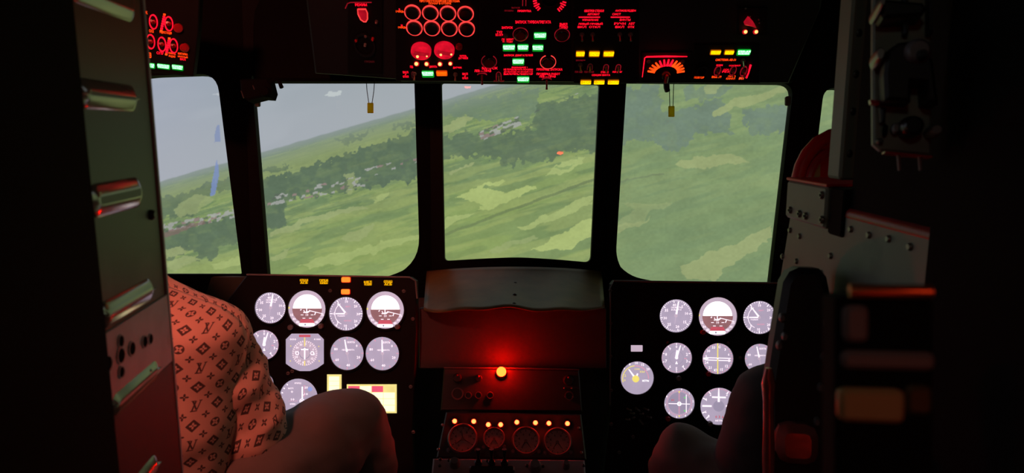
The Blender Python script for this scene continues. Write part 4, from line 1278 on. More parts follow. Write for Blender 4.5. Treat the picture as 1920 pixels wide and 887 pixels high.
for x0, y0, x1, y1, k, ls in ((563, 522.5, 579, 532, 'amber', ('ОТКАЗ', 'АГБ')), (600, 523, 616.5, 532.5, 'amber', ('ПРЕД', 'КРЕН')), (641, 519.5, 657.5, 529, 'redlight', ('',)), (640.5, 542, 656.5, 551.5, 'redlight', ('',)), (683, 526, 698.5, 535, 'amber', ('НЕТ', 'РЕЗЕРВ')), (720, 525, 736.5, 535, 'amber', ('ОТКАЗ', 'АГБ'))):
    legend(LP, lp, x0, y0, x1, y1, k if k != 'amber' else 'amber_thin', ls, 0.1, 'warning_light')

# ---------------- right panel
rp = instrument_panel(RP, [(1146, 534), (1152, 527), (1480, 532), (1500, 990), (1120, 990), (1144, 760)],
    'right black instrument panel with white dials beyond the dark sleeve', [(1144.5, 545), (1145, 606), (1145, 668), (1146, 732), (1146, 795), (1375, 566), (1253, 643), (1365, 643), (1388, 671), (1187, 819), (1161, 848)])
MB().tube([RP.p(*RP.loc(x, y), -0.001) for x, y in ((1144, 760), (1145, 540), (1151, 527), (1300, 529), (1478, 531))], 0.0022, 8).build('edge_strip', 'dull_metal', rp, smooth=True)
for x, y, m in ((1317, 622, 'red_lens'), (1271, 708, 'dull_metal'), (1327, 700, 'red_lens'), (1251, 784, 'red_lens'), (1330, 793, 'dull_metal')):
    u, v = RP.loc(x, y)
    MB().lathe(RP, u, v, [(0.006, 0), (0.0065, 0.008), (0.005, 0.012), (0.0005, 0.012)], 16).build('setting_knob', m, rp, smooth=True)
# cluster of small switches at the lower left of the right panel
for k, (x, y, a) in enumerate(((1182, 774, 30), (1192, 765, -20), (1200, 776, 50), (1208, 766, 10), (1186, 784, 80), (1199, 788, -40), (1213, 781, 20), (1176, 766, 0), (1174, 786, 40))):
    u, v = RP.loc(x, y)
    c, s = math.cos(math.radians(a)), math.sin(math.radians(a))
    MB().tube([RP.p(u, v, 0), RP.p(u + c * 0.003, v + s * 0.003, 0.012), RP.p(u + c * 0.007, v + s * 0.007, 0.018)], [0.0026, 0.0018, 0.0026], 8).build('small_switch', 'dull_metal', rp, smooth=True)

airspeed(RP, 1267, 592, 31, 'white round gauge with upright needle, leftmost dial in the top row of the right panel')
horizon(RP, 1345, 593, 36, 'attitude indicator with white upper half in the right panel')
climb(RP, 1423, 595, 31, 'white round gauge with bent needle beside the black bracket edge')
altimeter(RP, 1268, 670.5, 28.5, 'white round altimeter in the middle row of the right panel')
course(RP, 1345, 672, 29, 'round course dial with a yellow vertical pointer in the right panel')
rotor_rpm(RP, 1423, 672, 28, 'white round tachometer just above the dark sleeve on the right', -12)
radio_altimeter(RP, 1194, 708, 31, 'round gauge with yellow arc and yellow hub on the right panel')
deviation(RP, 1273, 755.5, 28.5, 'white round dial with crossed bars in the bottom row of the right panel')
torque(RP, 1347, 761, 35, 'large white round dial partly hidden by the dark sleeve')
o = thing('counter_window', RP.p(*RP.loc(1193, 659)), 'small plain mauve rectangular window above the yellow-hub gauge', 'display')
u, v = RP.loc(1193.5, 653)
MB().prism(RP, rrect(u, v, 0.0285, 0.0155, 0.002), -0.001, 0.002).build('lit_face', 'dial_ring', o)
MB().ring(RP, u, v, 0.0105, 0.0115, -0.001, 0.003, 4, sx=1.9, sy=1.05, a0=PI / 4, a1=PI / 4 + 2 * PI).build('frame', 'black_gloss', o)
# ================================================================== OVERHEAD CONSOLE
_t = math.radians(39)
OH = Frame(W(960, 152, 1.45), RGT, -(FWD * math.cos(_t) - UPV * math.sin(_t)))
def oh_body():
    o = thing('overhead_console', OH.p(*OH.loc(1050, 155)), 'long black overhead console above the windscreen carrying the lit switch panels', 'console')
    out = [(590, 141), (745, 152), (752, 156), (1188, 158), (1196, 160), (1480, 159), (1540, 20), (1560, -120), (560, -120), (575, 20)]
    MB().prism(OH, ccw([OH.loc(*p) for p in out]), -0.10, -0.0026, 0.004).build('body', 'black_paint', o)
    for x0, y0, x1, y1 in ((930, 98, 1057, 98.6), (1075, 14, 1196, 14.5)):
        a, b = OH.loc(x0, y0), OH.loc(x1, y1)
        MB().tube([OH.p(*a, -0.001), OH.p(*b, -0.001)], 0.0009, 6).build('panel_joint', 'dull_metal', o)
oh_body()

def panel(x0, y0, x1, y1, label, fr=OH, name='switch_panel', material='panel_black'):
    o = thing(name, fr.p(*fr.loc((x0 + x1) / 2, y1)), label, 'panel')
    pts = ccw([fr.loc(x, y) for x, y in ((x0, y0), (x1, y0), (x1, y1), (x0, y1))])
    MB().prism(fr, pts, -0.0025, 0.0, 0.0008).build('panel_plate', material, o)
    return o
def bulb(fr, o, x, y, r, m='bulb_hot', base=True):
    u, v = fr.loc(x, y)
    k = r * fr.mpp(x, y)[0]
    b = MB().lathe(fr, u, v - k * 0.7, [(k * 1.5, 0), (k * 1.5, 0.003), (k * 1.1, 0.004)], 14).build('lamp_base', 'bulb_base' if base else 'dull_metal', o, smooth=True)
    MB().ball(fr.p(u, v, 0.005), k, 12, 8, fr).build('bulb', m, b, smooth=True)
def toggle(fr, o, x, y, m='toggle_metal', l=0.016, lean=-0.35):
    u, v = fr.loc(x, y)
    t = MB().lathe(fr, u, v, [(0.0048, 0), (0.0048, 0.003), (0.0032, 0.004)], 12).build('toggle_switch', 'dull_metal', o, smooth=True)
    MB().tube([fr.p(u, v, 0.003), fr.p(u, v + lean * l * 0.5, l * 0.6), fr.p(u, v + lean * l, l)], [0.0014, 0.0017, 0.0024], 8).build('lever', m, t, smooth=True)
def guard(fr, o, x, y, m='red_text_faint', w=7, h=14):
    """open wire guard loop around a toggle"""
    mx, my = fr.mpp(x, y)
    u, v = fr.loc(x, y)
    a, b = w * mx / 2, h * my / 2
    pts = [fr.p(u - a, v - b, 0.002), fr.p(u - a, v + b * 0.4, 0.004)]
    pts += [fr.p(u - a * math.cos(t), v + b * 0.4 + b * 0.6 * math.sin(t), 0.004) for t in (0.6, 1.2, 1.57, 1.95, 2.5)]
    pts += [fr.p(u + a, v + b * 0.4, 0.004), fr.p(u + a, v - b, 0.002)]
    MB().tube(pts, 0.0008, 6).build('guard_loop', m, o, smooth=True)
def oval(fr, o, x, y, rx, ry, m='red_text', t=1.3, depth=0.003, name='lit_ring', a0=0.0, a1=2 * PI):
    u, v = fr.loc(x, y)
    mx, my = fr.mpp(x, y)
    k = t * mx
    R = rx * mx
    sy = ry * my / R
    return MB().ring(fr, u, v, R - k / 2, R + k / 2, 0.0, depth, 36, sy=sy, a0=a0, a1=a1).build(name, m, o, smooth=True)
mat('toggle_metal', (0.35, 0.30, 0.30, 1), 0.3, metal=0.8, var=0.2)

# ---- fire extinguisher panel: eight lit rings
p = panel(742, -40, 897, 152, 'overhead panel with eight glowing red rings and a green light below')
lettering(OH, p, 'ПРОТИВОПОЖАРНАЯ СИСТЕМА', 787, -1, 862, 3.6, 'orange_text')
lettering(OH, p, 'ПОЖАР В ОТСЕКЕ', 804, 4, 846, 7.6, 'orange_text')
for x, y in ((773.5, 22.5), (807, 23.5), (840, 24.3), (873, 25), (777, 51.5), (810, 52), (842.5, 52.8), (875, 53.3)):
    u, v = OH.loc(x, y)
    mx, my = OH.mpp(x, y)
    b = MB().lathe(OH, u, v, [(12.5 * mx, 0), (12.5 * mx, 0.006), (11 * mx, 0.008), (9 * mx, 0.0075), (0.0005, 0.0075)], 28, sy=13.2 * my / (14.6 * mx)).build('push_button', 'black_gloss', p, smooth=True)
    oval(OH, b, x, y, 14.6, 13.2, 'ring_red', 1.8, 0.0035)
lettering(OH, p, 'ОЧЕРЕДЬ', 742, 19, 757, 23.5, 'orange_text'); lettering(OH, p, 'I', 748, 15.5, 750, 18.5)
lettering(OH, p, 'ОЧЕРЕДЬ', 746.5, 49, 761, 53.3, 'orange_text'); lettering(OH, p, 'II', 752, 45.5, 755, 48.5)
for k, (x, y) in enumerate(((790, 93), (833.5, 91.5))):
    u, v = OH.loc(x, y)
    mx, my = OH.mpp(x, y)
    R = 19 * mx
    d = MB().lathe(OH, u, v, [(R, 0), (R, 0.010), (R * 0.92, 0.012), (R * 0.9, 0.009), (0.0004, 0.009)], 28, sy=14.5 * my / R).build('red_selector', 'red_dial', p, smooth=True)
    MB().prism(OH, [(u + R * a, v + R * 0.66 * b) for a, b in ((-0.75, -0.25), (0.62, -0.55), (0.78, -0.2), (-0.6, 0.2))], 0.009, 0.016, 0.002).build('pointer', 'red_dial_dark', d)
    for dx, dy, r_ in (((-6, 4.5, 2.6), (11.5, 4, 1.6)) if k == 0 else ((-6, 2.5, 2.4), (13.5, 2, 1.9))):
        MB().ball(OH.p(*OH.loc(x + dx, y + dy), 0.016), r_ * mx, 10, 6).build('bulb', 'bulb_hot', d, smooth=True)
for x, y, r_ in ((781, 117, 3.4), (800, 117.3, 3.3), (825, 117.6, 3.3), (844.5, 116.8, 3.0)):
    bulb(OH, p, x, y, r_)
lettering(OH, p, 'ЛЕВ', 768.5, 122.5, 774.5, 127); lettering(OH, p, 'ДВИГАТЕЛЬ', 805, 122.5, 819.5, 127)
lettering(OH, p, 'ДАТЧИК', 849.5, 124.5, 866, 128.5); lettering(OH, p, 'КОНТРОЛЬ', 862, 102.5, 874.5, 106); lettering(OH, p, 'ДАТЧИКОВ', 859.5, 106.5, 877.5, 111)
legend(OH, p, 791.5, 132, 813, 139.5, 'green', ('ИСПРАВНО', 'РАБОТА'), 0.6)
legend(OH, p, 818.5, 131.8, 838.5, 139.8, 'orange', ('ПОЖАР', 'ОТСЕК'), 0.2)
for x in (760.5, 872):
    y0 = 133 if x < 800 else 136
    lettering(OH, p, 'ВКЛ', x - 5, y0, x + 5, y0 + 4); lettering(OH, p, '+', x - 1.5, y0 + 4.5, x + 1.5, y0 + 7.5); lettering(OH, p, 'ОТКЛ', x - 5, y0 + 8, x + 5.5, y0 + 12)
guard(OH, p, 775, 139, 'red_text_faint', 5, 13)
toggle(OH, p, 777, 138)
u, v = OH.loc(861, 86)
MB().lathe(OH, u, v, [(0.007, 0), (0.007, 0.006), (0.004, 0.009)], 16).build('knob', 'red_lens', p, smooth=True)
toggle(OH, p, 854, 139)

# ---- engine start panel
p = panel(899, -40, 1072, 153, 'overhead starting panel with green lights and round push buttons')
u, v = OH.loc(1031, -4)
mx, my = OH.mpp(1031, 0)
mb = MB()
for a in list(range(-78, -10, 9)) + list(range(190, 262, 9)):
    c, s = math.cos(math.radians(a)), math.sin(math.radians(a))
    l0, l1 = (22, 33) if a in (-24, 208) else (25, 32)
    if -60 < a < -12 or 190 <= a < 235:
        mb.bar(OH, (u + c * l0 * mx, v + s * l0 * my), (u + c * l1 * mx, v + s * l1 * my), 2.2 * mx, 0.001, 0.002)
stuff(mb.build('scale_marks', 'red_text', p))
MB().ring(OH, u, v, 15 * mx, 17 * mx, 0, 0.004, 30).build('meter_rim', 'black_gloss', p, smooth=True)
lettering(OH, p, 'ПРОКРУТКА', 970.5, 18, 996, 22); lettering(OH, p, 'ЗАПУСК', 959, 12.5, 975, 15.5, 'red_text_dim'); lettering(OH, p, 'ПРОВЕРКА', 946, 18, 963, 21, 'red_text_dim')
guard(OH, p, 983, 2, 'red_text_dim', 6, 16)
lettering(OH, p, 'ЗАПУСК ТУРБОАГРЕГАТА', 966, 38, 1033, 43.5)
lettering(OH, p, 'ЗАПУСК', 940.5, 49, 961.5, 53.5)
lettering(OH, p, 'ТУР', 931, 57.5, 942, 62); lettering(OH, p, 'БО АГР', 929.5, 62.5, 943, 67)
lettering(OH, p, 'ПРОКРУТ', 941, 71.5, 963, 75.5); lettering(OH, p, 'ХОЛОДН', 942, 76, 961, 79.5)
toggle(OH, p, 948, 66)
def dim_button(o, x, y, r=14.2, m='red_text_dim', a0=0.0, a1=2 * PI):
    u, v = OH.loc(x, y)
    mx, my = OH.mpp(x, y)
    b = MB().lathe(OH, u, v, [(12 * mx, 0), (12 * mx, 0.006), (10 * mx, 0.008), (0.0005, 0.008)], 26, sy=0.94).build('push_button', 'black_gloss', o, smooth=True)
    oval(OH, b, x, y, r, r * 0.86, m, 1.0, 0.002, a0=a0, a1=a1)
dim_button(p, 976, 64)
lettering(OH, p, 'ВЫКЛ', 1049.5, 42.5, 1063.5, 47.5); lettering(OH, p, 'ТУРБО', 1048.5, 48, 1064.5, 53)
dim_button(p, 1054, 65, 14)
for x0, y0, x1, y1, ls in ((1001.5, 60, 1024, 68, ('РАБОТАЕТ', 'ТУРБО')), (943, 82.5, 965.5, 90.5, ('ДАВЛЕНИЕ', 'МАСЛА')), (970.5, 82.5, 990.5, 90.5, ('ОБОРОТЫ', 'НОРМА')), (998.5, 83, 1018.5, 91, ('ВОЗДУХ', 'ЕСТЬ')), (961, 109, 982.5, 116.8, ('АВТОМАТ', 'РАБОТА')), (970, 142.5, 992, 149.8, ('СТАРТЕР', 'РАБОТ'))):
    legend(OH, p, x0, y0, x1, y1, 'green', ls, 0.55)
lettering(OH, p, 'ЗАПУСК ДВИГАТЕЛЕЙ', 944.5, 100.5, 999, 105.5)
dim_button(p, 917, 115, 14.2, 'red_text_dim', math.radians(120), math.radians(415))
lettering(OH, p, 'ЗАПУСК', 903, 125, 933, 129.5); lettering(OH, p, 'ЛЕВ — ПРАВ', 889.5, 130, 921, 134.5)
dim_button(p, 1027.5, 116, 14.6, 'ring_red', math.radians(110), math.radians(430))
lettering(OH, p, 'ПРЕКРАЩ. ЗАПУСКА', 1006, 127.5, 1054.5, 132.5); lettering(OH, p, 'ПРОВЕРКА РАБОТ', 1006, 136, 1050, 140.2); lettering(OH, p, 'ЛЕВ — ПРАВ', 1011, 140.8, 1042, 144.8)
lettering(OH, p, 'ВНИМАНИЕ !', 959.5, 124.3, 989, 127.4)
for k, s in enumerate(('НЕ ПЕРЕКЛЮЧАТЬ РЕЖИМЫ', 'ДО ВЫХОДА НА МАЛЫЙ ГАЗ', 'ВЫКЛЮЧИТЬ ГЕНЕРАТОР')):
    lettering(OH, p, s, 944.5, 128 + k * 4.2, 999, 131.6 + k * 4.2)
for x, y in ((904, 143), (1025, 152)):
    oval(OH, p, x, y - 3, 9, 4, 'red_text_dim', 0.9, 0.004, 'switch_arc', math.radians(15), math.radians(165))
    u, v = OH.loc(x, y)
    mx, my = OH.mpp(x, y)
    MB().tube([OH.p(u, v + 5 * my, 0.004), OH.p(u, v - 4 * my, 0.012), OH.p(u, v - 8 * my, 0.014)], [0.0022, 0.002, 0.0026], 8).build('selector_lever', 'red_lens', p, smooth=True)
guard(OH, p, 935, 141, 'red_text_dim', 9, 16)
toggle(OH, p, 935, 140)
lettering(OH, p, 'РОЗЖИГ', 926, 150, 946, 153, 'red_text_dim')
# ---- heating panel
p = panel(1076, -40, 1199, 156, 'overhead panel with two rows of amber lights under red lettering')
for s, x0, y0, x1, y1 in (('ОБОГРЕВ СТЕКОЛ', 1095.5, 17.5, 1132, 22), ('АВТОМАТ', 1101.5, 24, 1124, 28), ('УПРАВЛЕНИЕ', 1091.5, 35, 1122, 38.5), ('ЛЕВЫЙ ПРАВЫЙ', 1084.5, 41.5, 1130, 46), ('ВКЛ', 1083, 48, 1099, 52), ('ОТКЛ', 1104.5, 48, 1125, 52), ('АНТИОБЛЕДЕН', 1153.5, 17.5, 1192, 22), ('СИСТ', 1148, 24, 1164, 28), ('ВИНТЫ', 1162, 34.5, 1182, 38.5), ('РУЧН', 1151.5, 41.5, 1173, 46), ('АВТ', 1178.5, 41.5, 1190, 46), ('ВКЛ', 1153.5, 48, 1170, 52), ('ОТК', 1177, 48, 1189.5, 52), ('СЕКЦИИ ВИНТА', 1109.5, 138.5, 1144, 142.5), ('СТЕКЛО', 1126.5, 132.8, 1141, 136.5), ('ПЗУ ДВИГ', 1148.5, 132.8, 1166.5, 136.5)):
    lettering(OH, p, s, x0, y0, x1, y1)
for s, x0, y0, x1, y1 in (('ВКЛЮЧ', 1080, 111, 1097, 114), ('ПЗУ ЛЕВ', 1078, 132.5, 1092, 136), ('ПЗУ ПРАВ', 1095.5, 132.5, 1113.5, 136)):
    lettering(OH, p, s, x0, y0, x1, y1, 'red_text_dim')
for x0, x1 in ((1085, 1125), (1145, 1181)):
    a, b = OH.loc(x0, 32.5), OH.loc(x1, 31.2)
    MB().box(OH, a[0], b[0], a[1], b[1], 0, 0.0015).build('red_rule', 'red_text', p)
for x in (1091, 1111, 1162, 1182):
    toggle(OH, p, x, 64)
for x, y in ((1088, 121), (1106, 122), (1136, 123), (1159, 123)):
    toggle(OH, p, x, y)
    if x > 1100:
        guard(OH, p, x, y + 2, 'red_text_dim' if x > 1120 else 'red_text_faint', 9, 12)
for k, (x0, x1) in enumerate(((1080, 1096), (1104.5, 1124), (1131.5, 1151))):
    legend(OH, p, x0, 94.8, x1, 103, 'amber', (('ОБОГРЕВ', 'ЛЕВ'), ('ПОМПАЖ', 'ОБЛЕД'), ('ФИЛЬТР', 'ПРАВ'))[k], 0.35)
for k, (x0, x1) in enumerate(((1088.5, 1108), (1113.5, 1133), (1139.5, 1160))):
    legend(OH, p, x0, 149, x1, 156, 'amber', (('1 СЕКЦ',), ('2 СЕКЦ',), ('3 СЕКЦ',))[k], 0.12)
# ---- lit half-round meter
p = panel(1203, 98, 1298, 156, 'overhead meter box with a red glowing half-round scale', name='scale_meter')
a, b = OH.loc(1208, 105.8), OH.loc(1290, 104.2)
MB().tube([OH.p(*OH.loc(1204, 143), 0.003), OH.p(*OH.loc(1208.5, 107), 0.003), OH.p(*OH.loc(1212, 105), 0.003), OH.p(*OH.loc(1250, 104.2), 0.003), OH.p(*OH.loc(1288, 104.5), 0.003)], [0.0008, 0.0012, 0.0016, 0.0019, 0.001], 8).build('lit_edge', 'red_text', p, smooth=True)  # red light on the frame edge built as a glowing tube
u, v = OH.loc(1248, 136)
mx, my = OH.mpp(1248, 130)
for k in range(13):
    t = math.radians(172 - k * 13.7)
    c, s = math.cos(t), math.sin(t)
    MB().bar(OH, (u + c * 21 * mx, v + s * 13 * my), (u + c * 35 * mx, v + s * 25 * my), 4.4 * mx, 0.001, 0.003, 2.6 * mx).build('scale_mark', 'orange_text' if k in (0, 1, 2, 3, 8, 9, 10, 11, 12) else 'red_text', p)
kn = MB().lathe(OH, u, v - 0.002, [(0.010, 0), (0.010, 0.010), (0.008, 0.014), (0.0005, 0.014)], 20).build('knob', 'black_gloss', p, smooth=True)
MB().box(OH, u - 0.0035, u + 0.0035, v - 0.014, v + 0.006, 0.014, 0.022, 0.002).build('knob_grip', 'red_lens', kn)
for x in (1216, 1280):
    a = OH.loc(x, 115)
    MB().lathe(OH, a[0], a[1], [(0.004, 0), (0.004, 0.002), (0.002, 0.003)], 10).build('screw', 'dull_metal', p, smooth=True)
MB().tube([OH.p(*OH.loc(1248, 150), 0.004), OH.p(*OH.loc(1248, 158), 0.012), OH.p(*OH.loc(1250, 163), 0.014)], 0.006, 8).build('lower_stem', 'black_paint', p, smooth=True)
# ---- intercom panel at the right end
p = panel(1300, 84, 1424, 156, 'overhead panel at the right end with two amber lights and one green light')
legend(OH, p, 1332, 93, 1351, 99.6, 'amber', ('ПРЕОБР', 'РАБОТА'), 0.35)
legend(OH, p, 1358.5, 93, 1375.5, 99.6, 'amber', ('СЕТЬ', 'ВЫКЛ'), 0.3)
legend(OH, p, 1382.5, 92, 1406.5, 99.8, 'green', ('РИ-65', 'ВКЛЮЧЕНА'), 0.4)
for s, x0, y0, x1, y1, m in (('СИСТЕМА АВ-50', 1341.5, 109.5, 1380, 113.8, 'orange_text'), ('РЕЗЕРВ', 1343, 120.3, 1355, 123.2, 'red_text'), ('ОСНОВНОЙ', 1367, 120.5, 1388, 123.8, 'red_text'), ('ОСН', 1356, 128.5, 1366, 131.5, 'red_text'), ('РЕЗ', 1354, 132, 1367, 135.5, 'red_text'), ('ПОВТОР', 1301.5, 143, 1320, 146.8, 'orange_text'), ('ВЫКЛ', 1334.5, 141.8, 1352, 145.6, 'orange_text'), ('ПРОВ', 1365, 141, 1379, 144.2, 'orange_text'), ('КАНАЛ', 1361.5, 145, 1378, 148.5, 'orange_text'), ('ВКЛ', 1385.5, 144.3, 1394.5, 148.4, 'bulb_red')):
    lettering(OH, p, s, x0, y0, x1, y1, m)
for x, y in ((1345, 132), (1374, 132), (1394, 133)):
    oval(OH, p, x, y, 5.6, 8.5, 'red_text_dim', 0.9, 0.003)
    toggle(OH, p, x, y, 'red_lens')
MB().tube([OH.p(*OH.loc(1407, 121), 0.002), OH.p(*OH.loc(1403, 136), 0.002), OH.p(*OH.loc(1399, 145), 0.002)], [0.0022, 0.0014, 0.002], 6).build('red_lit_edge', 'red_text', p, smooth=True)
oval(OH, p, 1316, 131, 9, 8, 'black_gloss', 3, 0.006, 'dark_knob')
toggle(OH, p, 1393, 113)
# ---- red lamp cluster above it
p = panel(1385, 15, 1440, 66, 'small overhead unit with two red lamps under a red triangular cover', name='lamp_unit')
for x in (1397, 1417):
    bulb(OH, p, x, 57, 3.2)
MB().prism(OH, ccw([OH.loc(*q) for q in ((1394, 41), (1402, 30), (1406, 33), (1412, 40), (1416, 47), (1408, 44))]), 0.0, 0.014, 0.003).build('red_cover', 'red_dial_dark', p)  # red reflection on the cover put into its shape and glow
for x, y in ((1398, 15), (1406, 30), (1423, 36), (1424, 42)):
    a = OH.loc(x, y)
    MB().lathe(OH, a[0], a[1], [(0.002, 0), (0.002, 0.002), (0.001, 0.003)], 8).build('screw', 'toggle_metal', p, smooth=True)
# ---- compass-like unit hanging left of the fire panel
LH = Frame(W(682, 70, 1.36), RGT, -(FWD * math.cos(_t) - UPV * math.sin(_t)))
p = panel(652, -30, 716, 140, 'dim overhead unit with a single red lit loop at its top', fr=LH, name='control_unit')
MB().tube([LH.p(*LH.loc(x, y), 0.003) for x, y in ((648, 14), (652, 5), (658, 3), (697, 3))], 0.0011, 6).build('lit_edge', 'red_text_dim', p, smooth=True)
lettering(LH, p, 'РЕЖИМ', 666, 6, 688, 11, 'red_text', 0.001)
mx, my = LH.mpp(681, 24)
u, v = LH.loc(681, 24)
q = MB().prism(LH, ccw([(u + x * mx, v + y * my) for x, y in ((-8, 9), (-9, 0), (-6, -10), (-1, -14), (3, -14), (7, -9), (9, 2), (7, 9))]), 0, 0.005, 0.001).build('lit_button', 'red_dial_dark', p)
lp_ = [(u + x * mx, v + y * my) for x, y in ((-8, 9), (-9, 0), (-6, -10), (-1, -14), (3, -14), (7, -9), (9, 2), (7, 9))]
MB().tube([LH.p(a, b, 0.005) for a, b in lp_], 0.0014, 6, closed=True).build('lit_rim', 'ring_red', q, smooth=True)
for x, y, m in ((686, 66, 'toggle_metal'), (699, 72, 'red_lens'), (668, 74, 'red_lens'), (685, 83, 'dull_metal'), (706, 40, 'toggle_metal')):
    a = LH.loc(x, y)
    MB().lathe(LH, a[0], a[1], [(0.0035, 0), (0.003, 0.006), (0.0015, 0.008)], 10).build('stud', m, p, smooth=True)
MB().ring(LH, *LH.loc(684, 84), 0.018, 0.022, 0, 0.004, 26, sy=1.3).build('bezel', 'black_gloss', p, smooth=True)
lettering(LH, p, 'ГРОМК', 684, 113, 703, 117, 'red_text_faint')

# ---- overhead panel at the far left, turned inwards
LO = Frame(W(310, 80, 1.22), RGT - UPV * 0.075 + FWD * 0.26, RGT * 0.19 + UPV - FWD * 0.42)
def left_overhead():
    o = thing('switch_panel', LO.p(*LO.loc(310, 138)), 'overhead panel at the far left with red lit ovals over three green lights', 'panel')
    MB().prism(LO, ccw([LO.loc(*q) for q in ((240, 132), (362, 144), (372, 60), (376, -40), (232, -50))]), -0.03, 0, 0.002).build('panel_plate', 'panel_black', o)
    for x, y in ((288, 41), (317, 44.5), (283, 78), (304, 83), (326, 86)):
        oval(LO, o, x, y, 7.2, 13, 'red_text', 1.2, 0.003)
        u, v = LO.loc(x, y)
        t = MB().lathe(LO, u, v, [(0.004, 0), (0.004, 0.003), (0.0025, 0.004)], 10).build('toggle_switch', 'red_lens', o, smooth=True)
        MB().tube([LO.p(u, v, 0.003), LO.p(u, v + 0.004, 0.014)], [0.0016, 0.0022], 8).build('lever', 'red_lens', t, smooth=True)
    for s, x0, y0, x1, y1, m in (('АРК', 267, 20, 277, 26, 'orange_text'), ('ОКВ', 280, 55, 288.5, 61, 'orange_text'), ('РАДИОСТАНЦИЯ', 300, 58.5, 322, 64, 'orange_text'), ('ЛЕВ', 274, 98, 284, 108, 'orange_text'), ('СПУ', 294, 97, 307, 102, 'red_text'), ('КОМАНД', 316.5, 98, 329.5, 102.5, 'orange_text'), ('РАДИО', 317, 103.5, 329, 108, 'orange_text'), ('МИГАЛКА', 334, 99, 352, 103, 'orange_text'), ('КРАСНЫЙ', 334, 104, 352, 108, 'orange_text'), ('ВКЛ', 338, 109, 348, 113, 'red_text')):
        lettering(LO, o, s, x0, y0, x1, y1, m)
    for (x0, y0, x1, y1) in ((309, 25, 302, 60), (318, 70, 311.5, 104)):
        for k in range(8):
            t = (k + 0.5) / 8
            u, v = LO.loc(x0 + (x1 - x0) * t, y0 + (y1 - y0) * t)
            MB().box(LO, u - 0.0019, u + 0.0019, v - 0.0016, v + 0.0016, 0, 0.0015).build('red_dash', 'orange_text' if k in (0, 7) else 'red_text', o)
    for x0, y0, x1, y1, ls in ((275, 118, 290.5, 125.5, ('ЗАГРУЖ', 'РАБ')), (296, 120, 318.5, 127, ('ДУБЛИР', 'РЕЖИМ')), (323.5, 121.5, 343.5, 129, ('ОСНОВН', 'СИСТЕМА'))):
        legend(LO, o, x0, y0, x1, y1, 'green', ls, 0.35)
    for x, y in ((335, 52), (347, 89)):
        u, v = LO.loc(x, y)
        MB().lathe(LO, u, v, [(0.008, 0), (0.008, 0.006), (0.005, 0.009), (0.0004, 0.009)], 16).build('knob', 'red_lens', o, smooth=True)
left_overhead()

# ================================================================== BETWEEN THE PANELS: HOOD, LAMP BOX, PEDESTAL
mat('red_recess', (0.045, 0.035, 0.036, 1), 0.6, var=0.25, scale=14, bump=0.1)
def hood():
    """bulging vinyl-covered lower pane between the panels, ending in a loose hem"""
    o = thing('cover_sheet', W(965, 585, 1.72), 'dull olive-brown cover sheet with three studs below the middle window', 'cover')
    nx, ny = 40, 16
    vs, fs = [], []
    for j in range(ny + 1):
        t = j / ny
        for i in range(nx + 1):
            s = i / nx
            px = 800 + 328 * s + (-6 + 12 * s) * t
            bow = 1 - (2 * s - 1) ** 2
            py = 508 - 8 * bow + t * (72 + 6 * bow + 3 * math.sin(s * 11) * t + 2 * math.sin(s * 23))
            d = 1.80 - 0.02 * bow - 0.30 * t ** 1.2 + 0.006 * math.sin(s * 9 + t * 4) + 0.05 * abs(2 * s - 1) ** 3
            vs.append(W(px, py, d))
    for j in range(ny):
        for i in range(nx):
            a = j * (nx + 1) + i
            fs.append((a, a + nx + 1, a + nx + 2, a + 1))
    sh = MB().add(vs, fs).build('sheet', 'hood_vinyl', o, smooth=True)
    m = sh.modifiers.new('thickness', 'SOLIDIFY')
    m.thickness = 0.004
    for x, y, t in ((966, 532, 1.695), (965, 554, 1.60), (964, 571, 1.525)):
        MB().ball(W(x, y, t - 0.012), 0.0055, 10, 6).build('stud', 'dark_rivet', o, smooth=True)
hood()
struct(MB().box(flat(1.84), -0.30, 0.30, -0.95, -0.17, -0.03, 0.0).build('wall_front', 'pedestal_dark'))
struct(MB().box(Frame(W(960, 640, 1.585), RGT, UPV), -0.222, 0.225, -0.065, 0.078, -0.03, 0.0, 0.002).build('trim_8', 'red_recess'))

